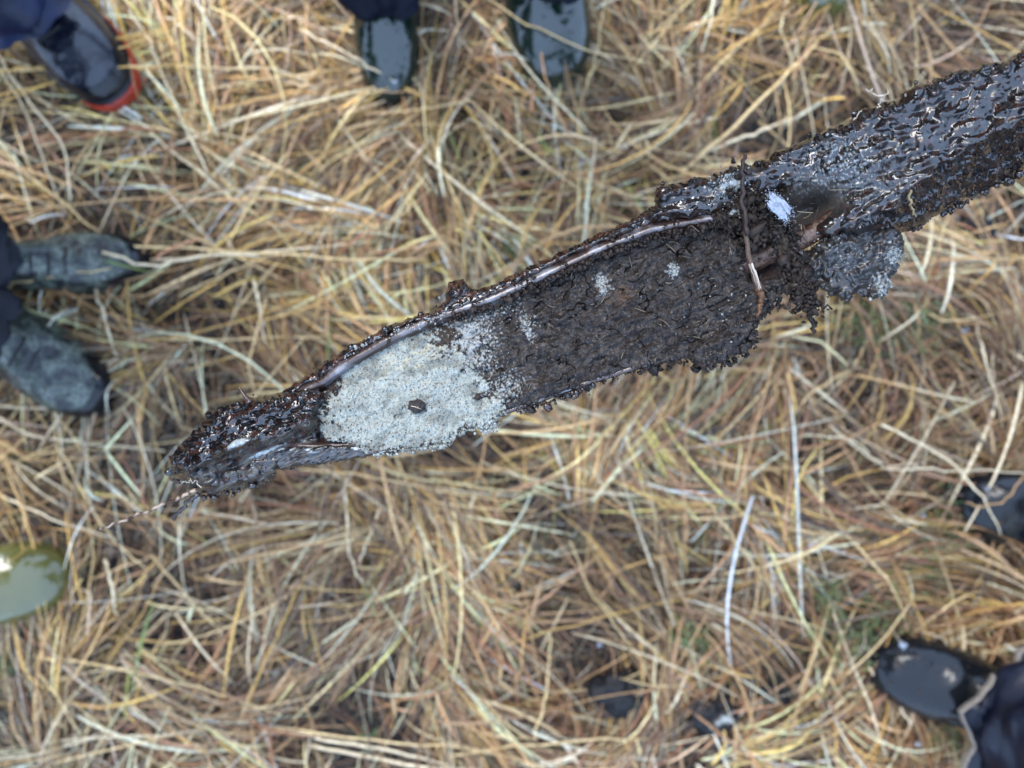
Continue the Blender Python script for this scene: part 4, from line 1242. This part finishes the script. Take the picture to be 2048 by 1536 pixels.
# ---- crumbs, grains and beads
def inside_pts(poly_px, n, margin=0):
    poly = st(poly_px)
    out = np.zeros((0, 2))
    while len(out) < n:
        c = rng.uniform(poly.min(0), poly.max(0), (n * 2, 2))
        out = np.concatenate([out, c[poly_dist(poly, c[:, 0], c[:, 1]) > margin]])
    return out[:n]


def edge_pts(P, n, spread, lo=0.0, hi=1.0):
    P = st(P); seg = np.linalg.norm(np.diff(P, axis=0), axis=1); cs = np.concatenate([[0], np.cumsum(seg)])
    u = rng.uniform(lo, hi, n) * cs[-1]
    return np.stack([np.interp(u, cs, P[:, 0]), np.interp(u, cs, P[:, 1])], -1) + rng.normal(0, spread, (n, 2))


def crumb_part(name, q_, w, r, col, mat, parent, wet, base=ICO1, rough=.25):
    V, Fc, C = lumps(tp(q_[:, 0], q_[:, 1], w), r * PX, col, base, rough)
    o = mesh_obj(name, V, Fc, mat, parent, col=C, wet=wet)
    o['kind'] = 'stuff'
    return o


q1 = inside_pts(sand_poly, 4200, 3)
w1 = h_sand(q1[:, 0], q1[:, 1], 30) + .6
c1 = c_sand(q1[:, 0], q1[:, 1], np.full(len(q1), 30.)) * rng.uniform(.75, 1.35, (len(q1), 1))
q2 = edge_pts([(1010, 815), (985, 842), (975, 860), (960, 850), (908, 866), (898, 888), (840, 897), (755, 907), (715, 893)], 620, 3.2)
w2 = rng.uniform(-22, 0, len(q2)); c2 = np.array((.33, .345, .30)) * rng.uniform(.6, 1.2, (len(q2), 1))
q3 = edge_pts([(966, 850), (975, 858), (984, 854), (990, 842)], 110, 5); w3 = rng.uniform(-16, 0, 110); c3 = np.array((.36, .38, .365)) * rng.uniform(.6, 1.2, (110, 1))
q4 = edge_pts([(690, 716), (722, 690), (770, 668), (840, 648), (900, 622)], 110, 4); w4 = rng.uniform(-3, 4, 110); c4 = np.array((.36, .38, .365)) * rng.uniform(.6, 1.2, (110, 1))
crumb_part('sand_grains', np.concatenate([q1, q2, q3, q4]), np.concatenate([w1, w2, w3, w4]), np.concatenate([rng.lognormal(math.log(1.25), .35, len(q1)), rng.lognormal(math.log(2.3), .35, len(q2) + 110), rng.lognormal(math.log(1.8), .3, 110)]),
           np.concatenate([c1, c2, c3, c4]), M_SAND, sand, .35)

q1 = inside_pts(peat_poly, 700, 5)
w1 = h_peat(q1[:, 0], q1[:, 1], 30) + .5
c1 = c_peat(q1[:, 0], q1[:, 1], np.full(len(q1), 30.)) * rng.uniform(.6, 1.5, (len(q1), 1))
q2 = edge_pts([(1562, 592), (1545, 615), (1508, 652), (1520, 678), (1500, 706), (1450, 728), (1405, 744), (1365, 722), (1330, 732), (1250, 747), (1180, 771), (1100, 800), (1040, 818)], 140, 3.0)
w2 = rng.uniform(-34, -4, len(q2)); c2 = BLK * 1.6 * rng.uniform(.6, 1.6, (len(q2), 1))
q3 = edge_pts([(900, 640), (1000, 606), (1100, 560), (1200, 512), (1300, 476), (1430, 452)], 500, 5); w3 = rng.uniform(-14, 3, 500); c3 = BRN * rng.uniform(.6, 1.6, (500, 1))
crumb_part('peat_crumbs', np.concatenate([q1, q2, q3]), np.concatenate([w1, w2, w3]), np.concatenate([rng.lognormal(math.log(1.7), .5, len(q1)), rng.lognormal(math.log(3.2), .45, len(q2)), rng.lognormal(math.log(3.2), .4, 500)]),
           np.concatenate([c1, c2, c3]), M_PEAT, peat, .45, rough=.32)

qr, wr = [], []
for px, py, n, r in ((640, 756, 14, 7), (712, 705, 12, 6), (772, 672, 16, 6), (866, 634, 18, 8), (905, 612, 20, 9), (960, 600, 14, 8), (1040, 566, 26, 9), (1062, 558, 16, 8), (1130, 524, 12, 7), (1225, 482, 22, 9), (1262, 470, 14, 7), (1345, 446, 14, 8), (1430, 436, 40, 14), (1450, 440, 40, 14)):
    qr.append(st(np.array([px, py], float)) + rng.normal(0, r, (n, 2))); wr.append(rng.uniform(-6, 5, n))
for px, py, n, r in ((640, 800, 50, 16), (660, 770, 40, 14), (628, 838, 50, 12), (930, 690, 30, 24), (985, 775, 18, 14), (690, 870, 10, 14)):
    qr.append(st(np.array([px, py], float)) + rng.normal(0, r, (n, 2))); wr.append(h_sand(qr[-1][:, 0], qr[-1][:, 1], 30) + 1)
qr = np.concatenate(qr); wr = np.concatenate(wr)
crumb_part('stray_crumbs', qr, wr, rng.lognormal(math.log(2.3), .4, len(qr)), BRN * rng.uniform(.5, 1.5, (len(qr), 1)), M_PEAT, auger, .5, rough=.3)

# pale sand grains scattered over the peat and shaft mud
sc = []
for px, py, r, n in ((930, 690, 44, 130), (1000, 770, 30, 50), (1055, 650, 20, 40), (1205, 575, 13, 45), (1347, 540, 8, 80), (1010, 612, 40, 40), (1440, 625, 60, 24), (1690, 335, 50, 40), (1655, 300, 30, 14), (1460, 372, 26, 130), (1790, 512, 14, 90), (1765, 575, 14, 50), (1480, 415, 10, 60), (1680, 490, 36, 30), (900, 600, 14, 60)):
    c = st(np.array([px, py], float)); sc.append((c + rng.normal(0, r * .75, (n, 2)), px))
qq = np.concatenate([a for a, _ in sc])
ww = np.concatenate([(h_peat(a[:, 0], a[:, 1], 30) + 1 if px < 1450 else (h_flap(a[:, 0], a[:, 1], 30) if px in (1790, 1765, 1680) else h_up(a[:, 0], a[:, 1], 30)) + .5) for a, px in sc])
crumb_part('pale_grains', qq, ww, rng.lognormal(math.log(1.8), .35, len(qq)), np.array((.27, .285, .27)) * rng.uniform(.6, 1.2, (len(qq), 1)), M_SAND, auger, .4)

# wet beads hanging along the edges of the mud
q1 = edge_pts([(1830, 460), (1870, 434), (1900, 421), (1960, 387), (2000, 367), (2060, 338)], 90, 2.0); w1 = rng.uniform(-160, -110, 90)
q2 = edge_pts([(1310, 400), (1315, 374), (1372, 362), (1440, 343), (1520, 318), (1560, 300), (1640, 264), (1703, 240), (1720, 220), (1790, 198), (1815, 174), (1870, 158), (1905, 142), (1960, 129), (2000, 124), (2060, 94)], 50, 3.0); w2 = rng.uniform(-44, -20, 50)
q3 = edge_pts([(340, 955), (368, 968), (386, 986), (402, 993), (470, 982), (530, 966), (552, 938), (640, 926), (750, 908)], 110, 2.0); w3 = rng.uniform(-74, -50, 110)
q4 = edge_pts([(335, 925), (358, 890), (391, 857), (413, 822), (448, 805), (520, 790), (604, 756), (671, 715), (764, 659), (866, 622), (985, 571), (1110, 510), (1258, 441)], 40, 2.0); w4 = rng.uniform(-40, -18, 40)
q5 = edge_pts([(1040, 822), (1090, 806), (1140, 790), (1190, 774)], 60, 4); w5 = rng.uniform(-30, -8, 60)
qq = np.concatenate([q1[:50], q2[:8], q3[:60], q4[:8], q5]); ww = np.concatenate([w1[:50], w2[:8], w3[:60], w4[:8], w5])
rr = rng.lognormal(math.log(3.6), .5, len(qq))
crumb_part('mud_beads', qq, ww, rr, mixc(BLK, REDB, rng.uniform(0, .7, len(qq))), M_MUD, auger, .95, ICO2, .12)
for px, py, w_, r in ((338, 945, -20, 9), (1095, 808, -14, 6), (1145, 785, -12, 7), (1187, 770, -12, 6), (770, 658, -2, 8), (702, 694, -2, 7), (476, 808, 6, 7)):
    V, Fc, C = lumps(pw(np.array([px]), np.array([py]), w_), np.array([r * PX]), BLK, ICO2, .02)
    mesh_obj('mud_drop', V, Fc, M_MUD, auger, col=C, wet=1.0)


# ---- roots, twigs and fibres
def strand(name, P, wmm, colr, label=None, cat=None, parent=None, mat=None, n=18, wobble=.0006, bands=None, taper=(1, .5), sides=6, group=None):
    P = np.array(P, float)
    pts = spline(pw(P[:, 0], P[:, 1], P[:, 2]), n)
    pts[1:-1] += rng.normal(0, wobble, (n - 2, 3))
    V, Q, T = tube(pts, .0005 * wmm * np.linspace(*taper, n) * rng.uniform(.93, 1.07, n), sides)
    c = np.ones((len(V), 1)) * np.array(colr)
    if bands is not None:
        k = (noise(np.repeat(np.arange(n), sides) / 1.6, np.zeros(n * sides), 500 + len(P)) > 0)[:, None]
        c[:n * sides] = np.where(k, np.array(bands), c[:n * sides])
    o = mesh_obj(name, V, [Q, T], mat or M_PEAT, parent, origin=pts[0] if parent is None else None, col=c, wet=.6)
    return tag(o, label, cat, group) if label else o


LIGHT = (.46, .36, .24)
strand('root', [(392, 980, -20), (340, 1004, -24), (270, 1032, -26), (200, 1058, -30)], 3.0, (.055, .03, .022), 'long thin root with pale bands sticking out of the tool tip', 'root', bands=(.46, .34, .25), n=26, taper=(.9, .5))
strand('root', [(398, 988, -22), (372, 1010, -26), (352, 1032, -26), (345, 1040, -28)], 2.6, (.03, .02, .018), 'short dark wet root hanging under the tool tip', 'root', taper=(1.3, .8), mat=M_MUD)
strand('root', [(402, 974, 4), (385, 960, 2), (372, 965, 0), (360, 962, -4)], .6, (.6, .55, .45), 'fine white root hair on the muddy tip', 'root', wobble=.0009)
strand('thorn', [(500, 806, 12), (490, 792, 10), (476, 772, 8)], 3.6, (.06, .035, .03), 'pointed dark thorn standing up from the muddy tip', 'thorn', mat=M_MUD, taper=(1.5, .15), wobble=.0001)
strand('twig', [(1490, 308, 40), (1486, 345, 34), (1482, 390, 34), (1488, 430, 34), (1496, 470, 26)], 2.8, (.035, .022, .018), 'dark upright twig standing over the neck of the auger', 'twig', taper=(.8, 1.3))
tw = strand('straw_stalk', [(1490, 460, 22), (1496, 500, 17), (1504, 535, 14), (1512, 562, 13), (1519, 574, 11)], 4.6, (.10, .065, .045), 'split stalk with a pale end stuck in the peat below the twig', 'stalk', taper=(.6, 1.0), wobble=.0002)
for k in range(5):
    j = rng.uniform(-5, 5)
    strand('stalk_fibre', [(1500 + j, 522 + rng.uniform(-6, 10), 20), (1507 + j, 545, 21), (1516 + j * 1.3, 574 + rng.uniform(-5, 8), 17)], 1.1, np.array((.55, .47, .38)) * rng.uniform(.5, 1.1), parent=tw, n=8, wobble=.0002)
strand('root', [(1518, 572, 10), (1522, 590, 6), (1520, 612, 6), (1514, 634, 0)], 4.5, (.12, .06, .03), 'orange brown root lying on the peat below the pale stalk', 'root', taper=(1.2, .4))
strand('straw_stalk', [(1812, 362, 22), (1818, 390, 16), (1824, 412, 6), (1832, 434, -8)], 1.9, (.26, .2, .11), 'thin tan straw stuck on the dark flank of the muddy shaft', 'stalk', taper=(1.3, .5))
strand('root', [(1755, 218, 16), (1760, 204, 22), (1768, 196, 26), (1776, 180, 28)], 1.0, (.62, .52, .42), 'pale forked root hair above the muddy shaft', 'root', n=14)
strand('root', [(1768, 194, 26), (1752, 190, 26), (1742, 184, 26), (1732, 178, 26)], .9, (.62, .52, .42), 'pale side hair of the forked root above the muddy shaft', 'root', n=14)
strand('root', [(1862, 162, 8), (1860, 175, 16), (1850, 190, 24), (1840, 206, 28)], .8, (.45, .3, .25), 'fine pink root hair over the top edge of the shaft mud', 'root')
strand('root', [(1706, 240, 10), (1716, 232, 14), (1724, 222, 14)], .9, (.6, .5, .4), 'short pale root hair at the step in the shaft mud', 'root', n=10)
strand('root', [(1612, 540, -14), (1618, 580, -20), (1622, 620, -24), (1630, 664, -30)], 5.2, (.03, .02, .016), 'thick muddy root hanging from the neck of the auger', 'root', taper=(1.6, .5), wobble=.001)
for k, P in enumerate(([(1614, 596, -16), (1596, 604, -14), (1572, 612, -12), (1556, 624, -12)], [(1616, 610, -20), (1630, 604, -18), (1646, 612, -16), (1660, 616, -18)], [(1610, 600, -18), (1594, 616, -20), (1586, 628, -22)])):
    strand('root', P, 2.6, (.028, .02, .016), ('muddy side root pointing left from the hanging root', 'thin muddy side root pointing right from the hanging root', 'stubby muddy side root below the neck of the auger')[k], 'root', taper=(1.4, .4), wobble=.0012)
qn = st(np.array([1606., 575.])) + rng.normal(0, 1, (800, 2)) * np.array([13, 26]); wn_ = rng.uniform(-34, 0, 800)
qn2 = st(np.array([1502., 430.])) + rng.normal(0, 1, (900, 2)) * np.array([24, 34]); wn2 = 10 + rng.uniform(-8, 8, 900)
qn3 = edge_pts([(1556, 440), (1580, 470), (1592, 515), (1586, 550)], 600, 8); wn3 = rng.uniform(-24, 4, 600)
qa = np.concatenate([qn, qn2, qn3])
crumb_part('neck_crumbs', qa, np.concatenate([wn_, wn2, wn3]), rng.lognormal(math.log(2.7), .5, len(qa)), BRN * rng.uniform(.4, 1.5, (len(qa), 1)), M_PEAT, auger, .25, rough=.5)

# fine fibres all over the peat
fp = []
for k in range(620):
    if k < 420:
        c0 = inside_pts(peat_poly, 1, 4)[0]; hf = h_peat; base = 2.0
    else:
        c0 = st(np.array([1560. + rng.normal(0, 60), 460. + rng.normal(0, 55)])); hf = lambda s, t, d: np.full_like(s, 6.0 + rng.uniform(-20, 10)); base = 3
    a = rng.uniform(0, 6.283); L = rng.lognormal(math.log(18), .5)
    u = np.linspace(0, 1, 7); cv = rng.normal(0, .6)
    S = c0[0] + np.cumsum(np.cos(a + cv * u)) * L / 7; Tt = c0[1] + np.cumsum(np.sin(a + cv * u)) * L / 7
    Wv = hf(S, Tt, 30) + base + rng.uniform(0, 6) * np.sin(np.pi * u)
    V, Q, T = tube(tp(S, Tt, Wv), rng.uniform(.35, .95) * PX, 3)
    fp.append((V, Q, T, np.array(LIGHT) * rng.uniform(.12, .8) if rng.uniform() < .18 else BRN * rng.uniform(.6, 2.2)))
V, fl, C = join_parts(fp)
o = mesh_obj('peat_fibres', V, fl, M_PEAT, peat, col=C, wet=.3); o['kind'] = 'stuff'

# dark bit of peat lying on the sand
cl = clod('peat_bit', pw(834., 812., 6), (16 * PX, 13 * PX, 6 * PX), (.03, .025, .024), .3, M_PEAT, 'dark peat bit lying alone on the pale sand', 'peat bit', seed=77)
strand('root', [(822, 812, 14), (834, 814, 16), (842, 818, 14)], .5, (.6, .5, .36), 'tiny pale fibre across the peat bit on the sand', 'fibre', n=8)

# ---- snowflake falling past the neck of the auger
fc = pw(1558., 412., 46)
ax = (pw(1592., 452., 46) - pw(1535., 376., 46)); ax /= np.linalg.norm(ax); sd = np.cross(WT, ax)
sf = []
for o1, o2, L_, w_ in ((-3, -1, 26, 5), (4, 7, 21, 4), (2, -8, 22, 4.5), (-14, 4, 14, 3.5), (15, -3, 15, 3.5), (6, 12, 13, 2.5), (-6, -13, 12, 2.5)):
    v, f = ICO3
    q_ = v * (1 + .10 * fbm(v[:, 0] * 3 + o1, v[:, 1] * 3 + v[:, 2] * 2 + o2, 600, 3))[:, None]
    sf.append((fc + ((q_[:, 0] * L_ + o1) * PX)[:, None] * ax + ((q_[:, 1] * w_ + o2) * PX)[:, None] * sd + (q_[:, 2] * 3 * PX)[:, None] * WT, np.zeros((0, 4), int), f, np.array((.9, .93, .98))))
kk = 700                                                 # loose crystals round the edge
P_ = fc + (rng.normal(0, 15, kk) * PX)[:, None] * ax + (rng.normal(0, 7.5, kk) * PX)[:, None] * sd + (rng.normal(0, 4, kk) * PX)[:, None] * WT
V, Fc, C = lumps(P_, rng.lognormal(math.log(.8), .35, kk) * PX, (.9, .93, .98), ICO1, .3)
sf.append((V, np.zeros((0, 4), int), Fc, C))
V, fl, C = join_parts(sf)
tag(mesh_obj('snowflake', V, fl, M_SNOW, origin=fc), 'fluffy white snowflake in front of the neck of the auger', 'snowflake')
